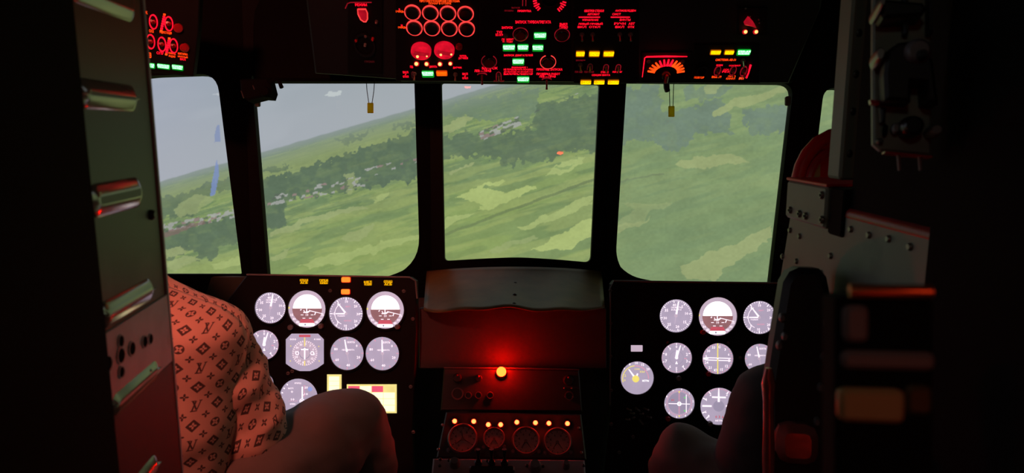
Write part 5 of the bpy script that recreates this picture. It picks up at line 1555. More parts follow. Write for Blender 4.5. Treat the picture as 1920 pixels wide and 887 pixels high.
def lamp_box():
    fr = Frame(W(960, 730, 1.55), RGT, UPV + FWD * 0.15)
    o = thing('lamp_box', fr.p(*fr.loc(960, 775)), 'low dark box under the bright red lamp, above the pedestal dials', 'box')
    out = [(826, 770), (832, 690), (1086, 694), (1092, 772)]
    MB().prism(fr, ccw([fr.loc(*p) for p in out]), -0.10, 0.0, 0.003).build('body', 'pedestal_dark', o)
    MB().tube([fr.p(*fr.loc(832, 689.5), 0), fr.p(*fr.loc(960, 690), 0), fr.p(*fr.loc(1086, 693), 0)], 0.0016, 8).build('top_edge', 'pedestal_grey', o, smooth=True)
    for x, y, r_ in ((858, 708, 0.010), (898, 709, 0.008), (1065, 713, 0.012)):
        u, v = fr.loc(x, y)
        k = MB().lathe(fr, u, v, [(r_, 0), (r_, 0.012), (r_ * 0.8, 0.018), (0.0005, 0.018)], 16).build('knob', 'pedestal_dark', o, smooth=True)
        MB().ball(fr.p(u, v + r_ * 0.6, 0.018), 0.0025, 8, 6).build('tip', 'red_lens', k, smooth=True)
    for x, y, r_ in ((858, 738, 0.014), (878, 741, 0.008), (897, 741, 0.008), (919, 741, 0.008), (1067, 742, 0.010)):
        u, v = fr.loc(x, y)
        MB().ring(fr, u, v, r_ * 0.8, r_, 0.0, 0.006, 18).build('collar', 'pedestal_grey', o, smooth=True)
    for x, y in ((1058, 728), (1072, 728), (1060, 744), (1074, 744)):
        u, v = fr.loc(x, y)
        MB().lathe(fr, u, v, [(0.0022, 0), (0.0022, 0.004), (0.001, 0.005)], 8).build('pin', 'toggle_metal', o, smooth=True)
    # the bright red lamp
    lf = fr.moved(0.0)
    u, v = fr.loc(940, 700)
    l = thing('warning_lamp', fr.p(u, v, 0), 'bright red glowing lamp at the centre between the two panels', 'lamp')
    MB().lathe(fr, u, v, [(0.012, 0), (0.012, 0.010), (0.008, 0.014)], 18).build('holder', 'black_gloss', l, smooth=True)
    MB().lathe(fr, u, v, [(0.004, 0.012), (0.0038, 0.022)], 10).build('stem', 'black_gloss', l, smooth=True)
    MB().ball(W(940, 697, 1.538), 0.0112, 20, 14).build('bulb', 'led_red', l, smooth=True)
glow('led_red', (1.0, 0.0026, 0.0003, 1), LED_POWER, 0.02, lamp=True)
lamp_box()

# ---- pedestal with four dials and the switch plate below them
PD = Frame(W(960, 815, 1.34), RGT, UPV + FWD * 0.55)
PB = Frame(W(955, 862, 1.275), RGT, UPV * 0.8 + FWD * 1.0)
mat('plate_mauve', (0.26, 0.21, 0.25, 1), 0.5, var=0.2, scale=40, bump=0.06)
def pedestal():
    o = thing('pedestal', W(955, 900, 1.25), 'centre pedestal with four red-lit dials and a grey switch plate', 'pedestal')
    MB().prism(PD, ccw([PD.loc(*p) for p in ((818, 858), (836, 772), (1090, 776), (1100, 862))]), -0.12, 0, 0.003).build('dial_board', 'pedestal_dark', o)
    MB().prism(PB, ccw([PB.loc(*p) for p in ((812, 861), (1096, 864), (1106, 990), (800, 990))]), -0.03, 0.004, 0.003).build('switch_plate', 'plate_mauve', o)
    c = W(955, 900, 1.30)
    MB().box(WORLD, c.x - 0.15, c.x + 0.15, c.y + 0.0, c.y + 0.16, FLOOR, c.z - 0.05, 0.004).build('column', 'pedestal_dark', o)
    for x, y in ((830, 797), (822, 843), (1085, 803), (1090, 849)):
        u, v = PD.loc(x, y)
        MB().lathe(PD, u, v, [(0.0032, 0), (0.0032, 0.0015), (0.002, 0.0025)], 10).build('screw', 'toggle_metal', o, smooth=True)
    for x, y in ((826, 864), (842, 866), (825, 876), (914, 867), (1094, 876), (988, 876), (1018, 877)):
        u, v = PB.loc(x, y)
        MB().lathe(PB, u, v, [(0.003, 0.004), (0.003, 0.006), (0.002, 0.007)], 10).build('screw', 'dark_rivet', o, smooth=True)
    for x, y, r_ in ((853, 874, 0.010), (1061, 878, 0.007), (1003, 880, 0.012)):
        u, v = PB.loc(x, y)
        MB().lathe(PB, u, v, [(r_, 0.004), (r_, 0.014), (r_ * 0.7, 0.020), (0.0005, 0.020)], 16).build('knob', 'pedestal_grey', o, smooth=True)
    for x in (897, 922, 946):
        u, v = PB.loc(x, 872)
        t = MB().lathe(PB, u, v, [(0.007, 0.004), (0.007, 0.010), (0.005, 0.012)], 14).build('toggle_switch', 'black_gloss', o, smooth=True)
        MB().tube([PB.p(u, v, 0.01), PB.p(u, v + 0.008, 0.022), PB.p(u, v + 0.013, 0.032)], [0.003, 0.003, 0.0048], 8).build('lever', 'black_gloss', t, smooth=True)
    a, b = PB.loc(880, 892), PB.loc(965, 878)
    MB().box(PB, a[0], b[0], a[1], b[1], 0.004, 0.012, 0.003).build('switch_guard', 'black_gloss', o)
pedestal()
names = ('leftmost large', 'small second', 'third', 'rightmost')
for k, (x, y, r_, l1, l2) in enumerate(((868, 824, 25.5, (853.5, 793), (889, 793.5)), (926.5, 824, 19, (916, 799.5), (939, 799.5)), (986, 828, 24, (969, 795), (1003.5, 796)), (1045, 830, 24, (1028.5, 797), (1063, 797.5)))):
    u, v = PD.loc(x, y)
    mx, my = PD.mpp(x, y)
    R = r_ * mx
    sy = my / mx * 1.0
    o = thing('pedestal_dial', PD.p(u, v, 0), '%s red-lit dial on the pedestal under a pair of red lamps' % names[k], 'gauge')
    MB().lathe(PD, u, v, [(R * 1.12, 0), (R * 1.12, 0.010), (R * 1.02, 0.014), (R * 0.94, 0.012), (R * 0.92, 0.004)], 32, sy=sy, caps=False).build('bezel', 'pedestal_grey', o, smooth=True)
    MB().lathe(PD, u, v, [(R * 0.95, 0.002), (R * 0.95, 0.004)], 32, sy=sy).build('dial_face', 'pedestal_dial_face', o)
    mb = MB()
    for a in range(0, 360, 30):
        c, s = math.cos(math.radians(a)), math.sin(math.radians(a))
        mb.bar(PD, (u + c * R * 0.74, v + s * R * 0.74 * sy), (u + c * R * 0.9, v + s * R * 0.9 * sy), R * 0.05, 0.004, 0.0046)
    for s, a in (('2', 200), ('4', 160), ('6', 110), ('8', 60), ('10', 20), ('0', 240)):
        put_text(mb, PD, s, u + math.cos(math.radians(a)) * R * 0.56, v + math.sin(math.radians(a)) * R * 0.56 * sy, None, R * 0.2, 0.0048)
    stuff(mb.build('dial_marks', 'dial_print', o))
    for a in ((100, 215, 330) if k == 0 else (235, 305)):
        c, s = math.cos(math.radians(a)), math.sin(math.radians(a))
        MB().bar(PD, (u, v), (u + c * R * 0.66, v + s * R * 0.66 * sy), R * 0.09, 0.005, 0.006, R * 0.03).build('needle', 'dial_print', o)
    MB().lathe(PD, u, v, [(R * 0.12, 0.004), (R * 0.12, 0.007)], 12).build('hub', 'pedestal_grey', o)
    for x2, y2 in (l1, l2):
        uu, vv = PD.loc(x2, y2)
        h = MB().lathe(PD, uu, vv, [(0.0065, 0), (0.0065, 0.012), (0.0045, 0.014)], 14).build('lamp_hood', 'pedestal_dark', o, smooth=True)
        MB().ball(PD.p(uu, vv, 0.015), 0.0044, 12, 8).build('bulb', 'bulb_pedestal', h, smooth=True)
    for sgn in (-1, 1):
        MB().lathe(PD, u + sgn * R * 1.0, v - R * 0.80 * sy, [(0.0045, 0), (0.0045, 0.004), (0.003, 0.006)], 10).build('screw', 'pedestal_grey', o, smooth=True)
# ================================================================== PATTERNED SHIRT MATERIAL
class E:
    """tiny expression builder over Math nodes"""
    nt = None
    def __init__(s, k):
        s.k = k
    @staticmethod
    def op(o, *a):
        n = E.nt.nodes.new('ShaderNodeMath')
        n.operation = o
        for i, x in enumerate(a):
            if isinstance(x, E):
                E.nt.links.new(x.k, n.inputs[i])
            else:
                n.inputs[i].default_value = x
        return E(n.outputs[0])
    def __add__(s, o): return E.op('ADD', s, o)
    def __sub__(s, o): return E.op('SUBTRACT', s, o)
    def __rsub__(s, o): return E.op('SUBTRACT', o, s)
    def __mul__(s, o): return E.op('MULTIPLY', s, o)
    __radd__ = __add__
    __rmul__ = __mul__
    def __truediv__(s, o): return E.op('DIVIDE', s, o)
    def lt(s, o): return E.op('LESS_THAN', s, o)
    def gt(s, o): return E.op('GREATER_THAN', s, o)
    def abs(s): return E.op('ABSOLUTE', s)
    def fr(s): return E.op('FRACT', s)
    def fl(s): return E.op('FLOOR', s)
    def max(s, o): return E.op('MAXIMUM', s, o)
    def min(s, o): return E.op('MINIMUM', s, o)
    def mod2(s): return ((s * 0.5).fr()).gt(0.25)

def shirt_material():
    m = bpy.data.materials.new('monogram_cloth')
    m.use_nodes = True
    nt = m.node_tree
    E.nt = nt
    uv = nt.nodes.new('ShaderNodeUVMap')
    uv.uv_map = 'cloth'
    sp = nt.nodes.new('ShaderNodeSeparateXYZ')
    nt.links.new(uv.outputs[0], sp.inputs[0])
    X = E(sp.outputs[0]) / 0.0305
    Y = E(sp.outputs[1]) / 0.0268
    def polar(x, y):
        return E.op('SQRT', x * x + y * y), E.op('ARCTAN2', y, x)
    def c4(t, ph=0.0):
        return E.op('COSINE', t * 4.0 + ph)
    # four-pointed stars on the cell corners
    xs, ys = (X + 0.5).fr() - 0.5, (Y + 0.5).fr() - 0.5
    r, t = polar(xs, ys)
    star = r.lt(0.125 + c4(t) * 0.065) * r.gt(0.028)
    # motif at the cell middle, its kind chosen by the cell
    x, y = X.fr() - 0.5, Y.fr() - 0.5
    ie, je = X.fl().mod2(), Y.fl().mod2()
    r, t = polar(x, y)
    flower = r.lt(0.115 + c4(t) * 0.05)
    dot = r.lt(0.035)
    dia = (x.abs() + y.abs() * 1.0)
    diamond = dia.lt(0.33) * (1.0 - flower) + dot * dia.lt(0.33)
    inner = r.lt(0.13 + c4(t, PI) * 0.06)
    disc = r.lt(0.235) * (1.0 - inner) + dot
    # interlaced L and V
    xl = x + 0.07 - y * 0.30
    ell = xl.abs().lt(0.038) * y.abs().lt(0.27)
    foot = (y + 0.245).abs().lt(0.03) * (x + 0.06).abs().lt(0.15)
    v1 = (x + 0.02 + (y - 0.0) * 0.38).abs().lt(0.042) * (y - 0.04).abs().lt(0.24)
    v2 = (x - 0.20 - (y - 0.22) * 0.30).abs().lt(0.028) * (y - 0.04).abs().lt(0.24)
    ser = (y - 0.27).abs().lt(0.022) * ((x + 0.10).abs().lt(0.09).max((x - 0.21).abs().lt(0.07)))
    lv = ell.max(foot).max(v1).max(v2).max(ser)
    motif = (1.0 - ie) * ((1.0 - je) * diamond + je * disc) + ie * ((1.0 - je) * lv + je * diamond)
    ink = E.op('MINIMUM', star.max(motif), 1.0)
    b = nt.nodes['Principled BSDF']
    tc = nt.nodes.new('ShaderNodeTexCoord')
    n = nt.nodes.new('ShaderNodeTexNoise')
    n.inputs['Scale'].default_value = 25
    nt.links.new(tc.outputs['Object'], n.inputs['Vector'])
    base = nt.nodes.new('ShaderNodeMix')
    base.data_type = 'RGBA'
    base.inputs['A'].default_value = (0.60, 0.40, 0.33, 1)
    base.inputs['B'].default_value = (0.74, 0.50, 0.42, 1)
    nt.links.new(n.outputs['Fac'], base.inputs['Factor'])
    mx = nt.nodes.new('ShaderNodeMix')
    mx.data_type = 'RGBA'
    nt.links.new((ink * 0.92).k, mx.inputs['Factor'])
    nt.links.new(base.outputs['Result'], mx.inputs['A'])
    mx.inputs['B'].default_value = (0.05, 0.03, 0.035, 1)
    nt.links.new(mx.outputs['Result'], b.inputs['Base Color'])
    b.inputs['Roughness'].default_value = 0.8
    b.inputs['Specular IOR Level'].default_value = 0.2
    MATS['monogram_cloth'] = m
shirt_material()

# ================================================================== PEOPLE
def catmull(a, b, c, d, t):
    return 0.5 * ((2 * b) + (c - a) * t + (2 * a - 5 * b + 4 * c - d) * t * t + (3 * b - a - 3 * c + d) * t ** 3)
def loft(rings, name, material, parent, n=56, sub=10, power=2.3, fold=0.0, seed=0.0, twist=0.0, uvrot=0.0, freq=14.0, planar=None):
    """rings: (centre, half-axis a, half-axis b). A smooth closed skin over them with cloth folds; UV in metres"""
    cs = [(V(c), V(a), V(b)) for c, a, b in rings]
    secs = []
    for i in range(len(cs) - 1):
        g = [cs[max(i - 1, 0)], cs[i], cs[i + 1], cs[min(i + 2, len(cs) - 1)]]
        for k in range(sub):
            t = k / sub
            secs.append([catmull(g[0][j], g[1][j], g[2][j], g[3][j], t) for j in range(3)])
    secs.append(list(cs[-1]))
    vs, uvs = [], []
    Lk = [0.0] * (n + 1)
    prow = None
    for c, a, b in secs:
        row, su, sl = [], [], []
        per = 2 * PI * math.sqrt((a.length_squared + b.length_squared) / 2)
        for k in range(n + 1):
            t = 2 * PI * k / n
            ct, st = math.cos(t), math.sin(t)
            e = 2.0 / power
            p = c + a * (abs(ct) ** e * (1 if ct >= 0 else -1)) + b * (abs(st) ** e * (1 if st >= 0 else -1))
            if fold:
                d = (p - c)
                q = V((p.x * freq, p.y * freq, p.z * freq * 1.5 + seed))
                w = noise.noise(q) + 0.5 * noise.noise(q * 2.3)
                w2 = 1 - abs(noise.noise(V((p.x * freq * 0.7 + 5, p.y * freq * 0.7 + seed, p.z * freq * 0.5))) * 2)
                p = p + d.normalized() * fold * (w + 0.6 * w2)
            vs.append(p)
            row.append(p)
            if prow is not None:
                Lk[k] += (p - prow[k]).length
            s, l = (k / n - 0.5) * per, Lk[k]
            su.append(s)
            sl.append(l)
        if planar is not None:                # measure round the ring from the middle of the back
            acc = [0.0]
            for k in range(n):
                acc.append(acc[-1] + (row[k + 1] - row[k]).length)
            mid = acc[(3 * n) // 4]
            su = [x - mid if x > mid - acc[-1] / 2 else x - mid + acc[-1] for x in acc]
        for s, l in zip(su, sl):
            uvs.append((s * math.cos(uvrot) - l * math.sin(uvrot), s * math.sin(uvrot) + l * math.cos(uvrot)))
        prow = row
    fs = []
    for i in range(len(secs) - 1):
        for k in range(n):
            a = i * (n + 1) + k
            fs.append((a, a + 1, a + n + 2, a + n + 1))
    me = bpy.data.meshes.new(name)
    me.from_pydata([tuple(v) for v in vs], [], fs)
    me.materials.append(MATS[material])
    me.polygons.foreach_set('use_smooth', [True] * len(me.polygons))
    ul = me.uv_layers.new(name='cloth')
    idx = np.zeros(len(me.loops), np.int32)
    me.loops.foreach_get('vertex_index', idx)
    ul.data.foreach_set('uv', np.array(uvs, np.float32)[idx].ravel())
    o = bpy.data.objects.new(name, me)
    COL.objects.link(o)
    o.parent = parent
    o.matrix_parent_inverse = Matrix.Translation(-abs_loc(parent))
    sm = o.modifiers.new('cloth', 'SOLIDIFY')
    sm.thickness = 0.003
    return o

def limb(pts, up=V((0, 1, 0))):
    """rings for a limb: pts (point, radius along a, radius along b)"""
    out = []
    m = len(pts)
    a_prev = None
    for i, (p, ra, rb) in enumerate(pts):
        t = (V(pts[min(i + 1, m - 1)][0]) - V(pts[max(i - 1, 0)][0])).normalized()
        if a_prev is None:
            a = (up - t * up.dot(t)).normalized()
        else:
            a = (a_prev - t * a_prev.dot(t)).normalized()
        a_prev = a
        b = t.cross(a)
        out.append((p, a * ra, b * rb))
    return out

def skinned(name, verts, edges, radii, material, parent, root=0, sub=2):
    me = bpy.data.meshes.new(name)
    me.from_pydata([tuple(v) for v in verts], edges, [])
    me.materials.append(MATS[material])
    o = bpy.data.objects.new(name, me)
    COL.objects.link(o)
    o.parent = parent
    o.matrix_parent_inverse = Matrix.Translation(-abs_loc(parent))
    o.modifiers.new('skin', 'SKIN')
    if not me.skin_vertices:
        bm = bmesh.new(); bm.from_mesh(me)
        bm.verts.layers.skin.verify()
        bm.to_mesh(me); bm.free()
    sv = me.skin_vertices[0].data
    for i, r in enumerate(radii):
        sv[i].radius = (r, r) if not isinstance(r, tuple) else r
        sv[i].use_root = (i == root)
    o.modifiers['skin'].use_smooth_shade = True
    s = o.modifiers.new('sub', 'SUBSURF')
    s.levels = s.render_levels = sub
    return o

def person(label, J, shirt, trousers, sleeve_dark=False, fold=0.0065):
    """J: joints in the place. Body is one skinned surface; shirt, sleeves, trousers, shoes and hair are worn over it"""
    P = V(J['pelvis'])
    o = thing('person', (P.x, P.y, FLOOR), label, 'person')
    vs, es, rs = [], [], []
    def add(p, r, par=None):
        vs.append(V(p)); rs.append(r)
        if par is not None:
            es.append((par, len(vs) - 1))
        return len(vs) - 1
    pel = add(P, 0.10)
    sp = add(P.lerp(J['chest'], 0.5), 0.10, pel)
    ch = add(J['chest'], (0.12, 0.10), sp)
    nb = add(J['neck'], 0.052, ch)
    hd = V(J['head'])
    f = V(J.get('face', (0, 1, 0))).normalized()
    side = f.cross(V((0, 0, 1))).normalized()
    n2 = add(hd + V((0, 0, -0.085)) - f * 0.01, 0.055, nb)
    h1 = add(hd + V((0, 0, -0.03)) + f * 0.01, (0.075, 0.082), n2)
    h2 = add(hd + V((0, 0, 0.045)), (0.078, 0.092), h1)
    h3 = add(hd + V((0, 0, 0.10)) - f * 0.005, (0.05, 0.06), h2)
    ns = add(hd + f * 0.098 + V((0, 0, -0.02)), 0.012, h1)
    jaw = add(hd + f * 0.06 + V((0, 0, -0.085)), 0.034, n2)
    for s in (-1, 1):
        add(hd + side * s * 0.088 + V((0, 0, -0.005)), 0.014, h1)
    for s, k in ((-1, 'L'), (1, 'R')):
        sh = add(J['shoulder' + k], 0.05, ch)
        el = add(J['elbow' + k], 0.040, sh)
        wr = add(J['wrist' + k], 0.026, el)
        hand = V(J['hand' + k])
        d = (hand - V(J['wrist' + k])).normalized()
        acr = d.cross(V((0, 0, 1)))
        acr = acr.normalized() if acr.length > 1e-3 else V((1, 0, 0))
        dn = d.cross(acr).normalized()
        if dn.z > 0:
            dn = -dn
        pm = add(V(J['wrist' + k]) + d * 0.05, (0.034, 0.018), wr)
        for q, (off, ln) in enumerate(((-0.028, 0.060), (-0.010, 0.074), (0.009, 0.070), (0.027, 0.054))):
            k0 = add(V(J['wrist' + k]) + d * 0.085 + acr * off, 0.0095, pm)
            k1 = add(V(J['wrist' + k]) + d * (0.085 + ln * 0.5) + acr * off + dn * 0.010, 0.0085, k0)
            add(V(J['wrist' + k]) + d * (0.085 + ln * 0.72) + acr * off + dn * 0.034, 0.0075, k1)
        t0 = add(V(J['wrist' + k]) + d * 0.035 + acr * (-0.035 * s), 0.011, pm)
        add(V(J['wrist' + k]) + d * 0.075 + acr * (-0.052 * s) + dn * 0.02, 0.009, t0)
    for k in ('L', 'R'):
        hp = add(J['hip' + k], 0.075, pel)
        kn = add(J['knee' + k], 0.050, hp)
        an = add(J['ankle' + k], 0.035, kn)
        add(V(J['ankle' + k]) + V((0, 0.10, -0.045)), (0.036, 0.022), an)
    skinned('body', vs, es, rs, 'skin', o)
    # face and hair
    for s in (-1, 1):
        MB().ball(hd + f * 0.079 + side * s * 0.031 + V((0, 0, 0.008)), 0.011, 10, 8).build('eye', 'eye_white', o, smooth=True)
    MB().tube([hd + f * 0.083 + side * x + V((0, 0, -0.060 - abs(x) * 0.1)) - f * abs(x) * 0.5 for x in (-0.022, -0.01, 0, 0.01, 0.022)], [0.003, 0.005, 0.0055, 0.005, 0.003], 8).build('mouth', 'lip', o, smooth=True)
    hb = MB()
    n, m = 28, 16
    hv = []
    for i in range(m + 1):
        a = PI * 0.70 * i / m
        for k in range(n):
            b = 2 * PI * k / n
            dirv = side * math.sin(a) * math.cos(b) + f * math.sin(a) * math.sin(b) + V((0, 0, math.cos(a)))
            cut = 1.0 if math.sin(b) < 0.3 else max(0.55, 1.0 - (math.sin(b) - 0.3) * 0.65)
            a2 = a * cut
            dirv = side * math.sin(a2) * math.cos(b) * 0.088 + f * (math.sin(a2) * math.sin(b) * 0.104 - 0.008) + V((0, 0, math.cos(a2) * 0.112 + 0.012))
            hv.append(hd + dirv * (1 + 0.03 * noise.noise(dirv * 90)))
    hb.add(hv, [(i * n + k, (i + 1) * n + k, (i + 1) * n + (k + 1) % n, i * n + (k + 1) % n) for i in range(m) for k in range(n)] + [tuple(range(n))])
    hb.build('hair', 'hair', o, smooth=True)
    # shirt
    st = loft(J['torso'], 'shirt', shirt, o, n=84, sub=9, power=2.4, fold=fold, seed=1.7, uvrot=J.get('uvrot', 0.0), freq=9, planar=P.x)
    for k in ('R', 'L'):
        loft(limb(J['sleeve' + k]), 'sleeve', shirt, st, n=48, sub=10, power=2.0, fold=fold * 1.2, seed=4.1, uvrot=J.get('uvrot2', 0.0), freq=16)
    cl = MB()
    nk = V(J['neck'])
    cl.tube([nk + V((0.062 * math.cos(t), 0.058 * math.sin(t), -0.012 + 0.012 * math.sin(-t))) for t in [2 * PI * i / 24 for i in range(24)]], 0.010, 8, closed=True)
    cl.build('collar', shirt if shirt != 'monogram_cloth' else 'collar_cloth', st, smooth=True)
    # trousers
    tr = loft(J['seat'], 'trousers', trousers, o, n=48, sub=8, power=2.5, fold=0.004, seed=9.0)
    for k in ('R', 'L'):
        loft(limb(J['leg' + k], V((0, 0, 1))), 'trouser_leg', trousers, tr, n=56, sub=14, power=2.0, fold=0.0075, seed=2.6, freq=12)
    for k in ('R', 'L'):
        a = V(J['ankle' + k])
        ft = limb([(a + V((0, -0.055, -0.03)), 0.030, 0.032), (a + V((0, -0.02, -0.035)), 0.045, 0.042), (a + V((0, 0.06, -0.055)), 0.040, 0.046), (a + V((0, 0.15, -0.068)), 0.028, 0.046), (a + V((0, 0.205, -0.075)), 0.012, 0.028)], V((0, 0, 1)))
        loft(ft, 'shoe', 'shoe_black', o, n=28, sub=6, power=2.4)
    return o
mat('eye_white', (0.7, 0.68, 0.66, 1), 0.25, var=0.05)
mat('lip', (0.35, 0.12, 0.10, 1), 0.5, var=0.1)
mat('collar_cloth', (0.55, 0.36, 0.30, 1), 0.8, var=0.15)

# ---- left pilot, patterned shirt
xb, yb = -0.585, 0.93
J = dict(pelvis=V((xb, 0.98, 0.50)), chest=V((xb, yb, 0.92)), neck=V((xb - 0.005, yb + 0.005, 1.105)), head=V((xb - 0.075, yb + 0.03, 1.25)))
shR, elR = W(392, 642, 0.95), W(458, 935, 1.07)
J['shoulderR'], J['elbowR'] = shR, elR
J['wristR'], J['handR'] = W(560, 960, 1.28), W(610, 940, 1.40)
mir = lambda p: V((2 * xb - p.x, p.y, p.z))
J['shoulderL'], J['elbowL'] = mir(shR), mir(elR)
J['wristL'], J['handL'] = mir(J['wristR']), mir(J['handR'])
J['torso'] = [((xb, 0.98, 0.46), (0.17, 0, 0), (0, 0.115, 0)), ((xb, 0.96, 0.58), (0.178, 0, 0), (0, 0.12, 0)), ((xb, 0.94, 0.72), (0.170, 0, 0), (0, 0.12, 0)),
    ((xb, yb, 0.86), (0.178, 0, 0), (0, 0.118, 0)), ((xb, yb, 0.96), (0.194, 0, 0), (0, 0.108, 0)), ((xb, yb, 1.015), (0.198, 0, 0), (0, 0.094, 0)),
    ((xb, yb, 1.045), (0.178, 0, 0), (0, 0.078, 0)), ((xb, yb, 1.068), (0.128, 0, 0), (0, 0.064, 0)), ((xb, yb, 1.088), (0.082, 0, 0), (0, 0.058, 0)), ((xb, yb + 0.003, 1.112), (0.064, 0, 0), (0, 0.056, 0))]
slv = [(W(350, 642, 0.985), 0.042, 0.044), (W(388, 656, 0.985), 0.056, 0.057), (W(411, 700, 1.0), 0.061, 0.062), (W(430, 750, 1.015), 0.062, 0.064), (W(452, 805, 1.03), 0.062, 0.064), (W(463, 855, 1.05), 0.063, 0.062), (W(458, 925, 1.08), 0.060, 0.060), (W(500, 955, 1.17), 0.050, 0.050), (W(548, 962, 1.27), 0.038, 0.040)]
J['sleeveR'] = slv
J['sleeveL'] = [(mir(p), a, b) for p, a, b in slv]
J['hipR'], J['kneeR'], J['ankleR'] = V((xb + 0.10, 1.0, 0.50)), W(657, 812, 1.20), V((-0.275, 1.34, FLOOR + 0.085))
J['hipL'], J['kneeL'], J['ankleL'] = V((xb - 0.10, 1.0, 0.50)), V((xb - 0.20, 1.19, 0.74)), V((xb - 0.16, 1.34, FLOOR + 0.085))
J['seat'] = [((xb, 1.06, 0.42), (0.14, 0, 0), (0, 0.10, 0)), ((xb, 1.0, 0.45), (0.175, 0, 0), (0, 0.14, 0)), ((xb, 0.98, 0.53), (0.172, 0, 0), (0, 0.125, 0)), ((xb, 0.97, 0.58), (0.165, 0, 0), (0, 0.11, 0))]
J['legR'] = [(V((xb + 0.07, 0.98, 0.50)), 0.075, 0.085), (W(470, 905, 1.03), 0.078, 0.082), (W(560, 858, 1.11), 0.075, 0.080), (W(622, 822, 1.17), 0.072, 0.076), (W(656, 806, 1.20), 0.066, 0.072), (W(668, 840, 1.225), 0.064, 0.064), (W(676, 890, 1.235), 0.062, 0.060), (W(680, 960, 1.25), 0.060, 0.058), (V((-0.275, 1.30, FLOOR + 0.20)), 0.058, 0.058), (V((-0.275, 1.33, FLOOR + 0.085)), 0.058, 0.062)]
J['legL'] = [(V((xb - 0.07, 0.98, 0.50)), 0.075, 0.085), (V((xb - 0.12, 1.05, 0.60)), 0.078, 0.082), (V((xb - 0.18, 1.15, 0.71)), 0.072, 0.078), (V((xb - 0.20, 1.20, 0.735)), 0.066, 0.072), (V((xb - 0.20, 1.23, 0.66)), 0.064, 0.064), (V((xb - 0.18, 1.27, 0.50)), 0.060, 0.060), (V((xb - 0.16, 1.33, FLOOR + 0.085)), 0.058, 0.062)]
J['uvrot'] = 0.12
J['uvrot2'] = 0.0
person('person in a salmon shirt with dark monogram print and brown trousers, seated on the left', J, 'monogram_cloth', 'trousers_brown')

# ---- right pilot, dark jacket
xb, yb = 0.67, 1.13
J = dict(pelvis=V((xb, 1.16, 0.44)), chest=V((xb, yb, 0.75)), neck=V((xb, yb + 0.005, 0.95)), head=V((xb, yb + 0.05, 1.10)))
mir = lambda p: V((2 * xb - p.x, p.y, p.z))
shL, elL = W(1458, 735, 1.15), W(1412, 960, 1.18)
J['shoulderL'], J['elbowL'] = shL, elL
J['wristL'], J['handL'] = W(1340, 985, 1.32), W(1310, 975, 1.40)
J['shoulderR'], J['elbowR'] = mir(shL), mir(elL)
J['wristR'], J['handR'] = mir(J['wristL']), mir(J['handL'])
J['torso'] = [((xb, 1.16, 0.40), (0.17, 0, 0), (0, 0.115, 0)), ((xb, 1.15, 0.55), (0.178, 0, 0), (0, 0.12, 0)), ((xb, yb, 0.72 - 0.05), (0.19, 0, 0), (0, 0.118, 0)),
    ((xb, yb, 0.84 - 0.05), (0.195, 0, 0), (0, 0.106, 0)), ((xb, yb, 0.90 - 0.05), (0.180, 0, 0), (0, 0.092, 0)), ((xb, yb, 0.94 - 0.05), (0.14, 0, 0), (0, 0.074, 0)), ((xb, yb, 0.975 - 0.05), (0.085, 0, 0), (0, 0.060, 0)), ((xb, yb, 1.0 - 0.05), (0.064, 0, 0), (0, 0.056, 0))]
slv = [(W(1490, 712, 1.13), 0.040, 0.045), (W(1456, 745, 1.14), 0.062, 0.066), (W(1438, 800, 1.15), 0.066, 0.070), (W(1424, 860, 1.16), 0.066, 0.072), (W(1412, 930, 1.18), 0.062, 0.066), (W(1385, 975, 1.24), 0.050, 0.052), (W(1345, 985, 1.31), 0.040, 0.042)]
J['sleeveL'] = slv
J['sleeveR'] = [(mir(p), a, b) for p, a, b in slv]
J['hipL'], J['kneeL'], J['ankleL'] = V((xb - 0.10, 1.18, 0.45)), W(1275, 868, 1.26), V((0.36, 1.42, FLOOR + 0.085))
J['hipR'], J['kneeR'], J['ankleR'] = V((xb + 0.10, 1.18, 0.45)), V((xb + 0.20, 1.37, 0.66)), V((xb + 0.16, 1.50, FLOOR + 0.085))
J['seat'] = [((xb, 1.24, 0.37), (0.14, 0, 0), (0, 0.10, 0)), ((xb, 1.18, 0.40), (0.175, 0, 0), (0, 0.14, 0)), ((xb, 1.16, 0.47), (0.172, 0, 0), (0, 0.125, 0)), ((xb, 1.15, 0.52), (0.165, 0, 0), (0, 0.11, 0))]
J['legL'] = [(V((xb - 0.07, 1.16, 0.45)), 0.07, 0.08), (W(1390, 915, 1.19), 0.068, 0.074), (W(1322, 878, 1.23), 0.060, 0.066), (W(1282, 860, 1.255), 0.056, 0.062), (W(1270, 880, 1.27), 0.052, 0.052), (W(1268, 940, 1.29), 0.050, 0.050), (V((0.34, 1.38, FLOOR + 0.20)), 0.052, 0.052), (V((0.36, 1.41, FLOOR + 0.085)), 0.056, 0.060)]
J['legR'] = [(V((xb + 0.07, 1.16, 0.45)), 0.07, 0.08), (V((xb + 0.14, 1.24, 0.55)), 0.072, 0.076), (V((xb + 0.19, 1.34, 0.64)), 0.064, 0.070), (V((xb + 0.20, 1.38, 0.655)), 0.060, 0.066), (V((xb + 0.19, 1.42, 0.55)), 0.054, 0.054), (V((xb + 0.16, 1.49, FLOOR + 0.085)), 0.056, 0.060)]
person('person in dark jacket and dark trousers seated on the right, mostly hidden', J, 'jacket_dark', 'trousers_dark', fold=0.003)

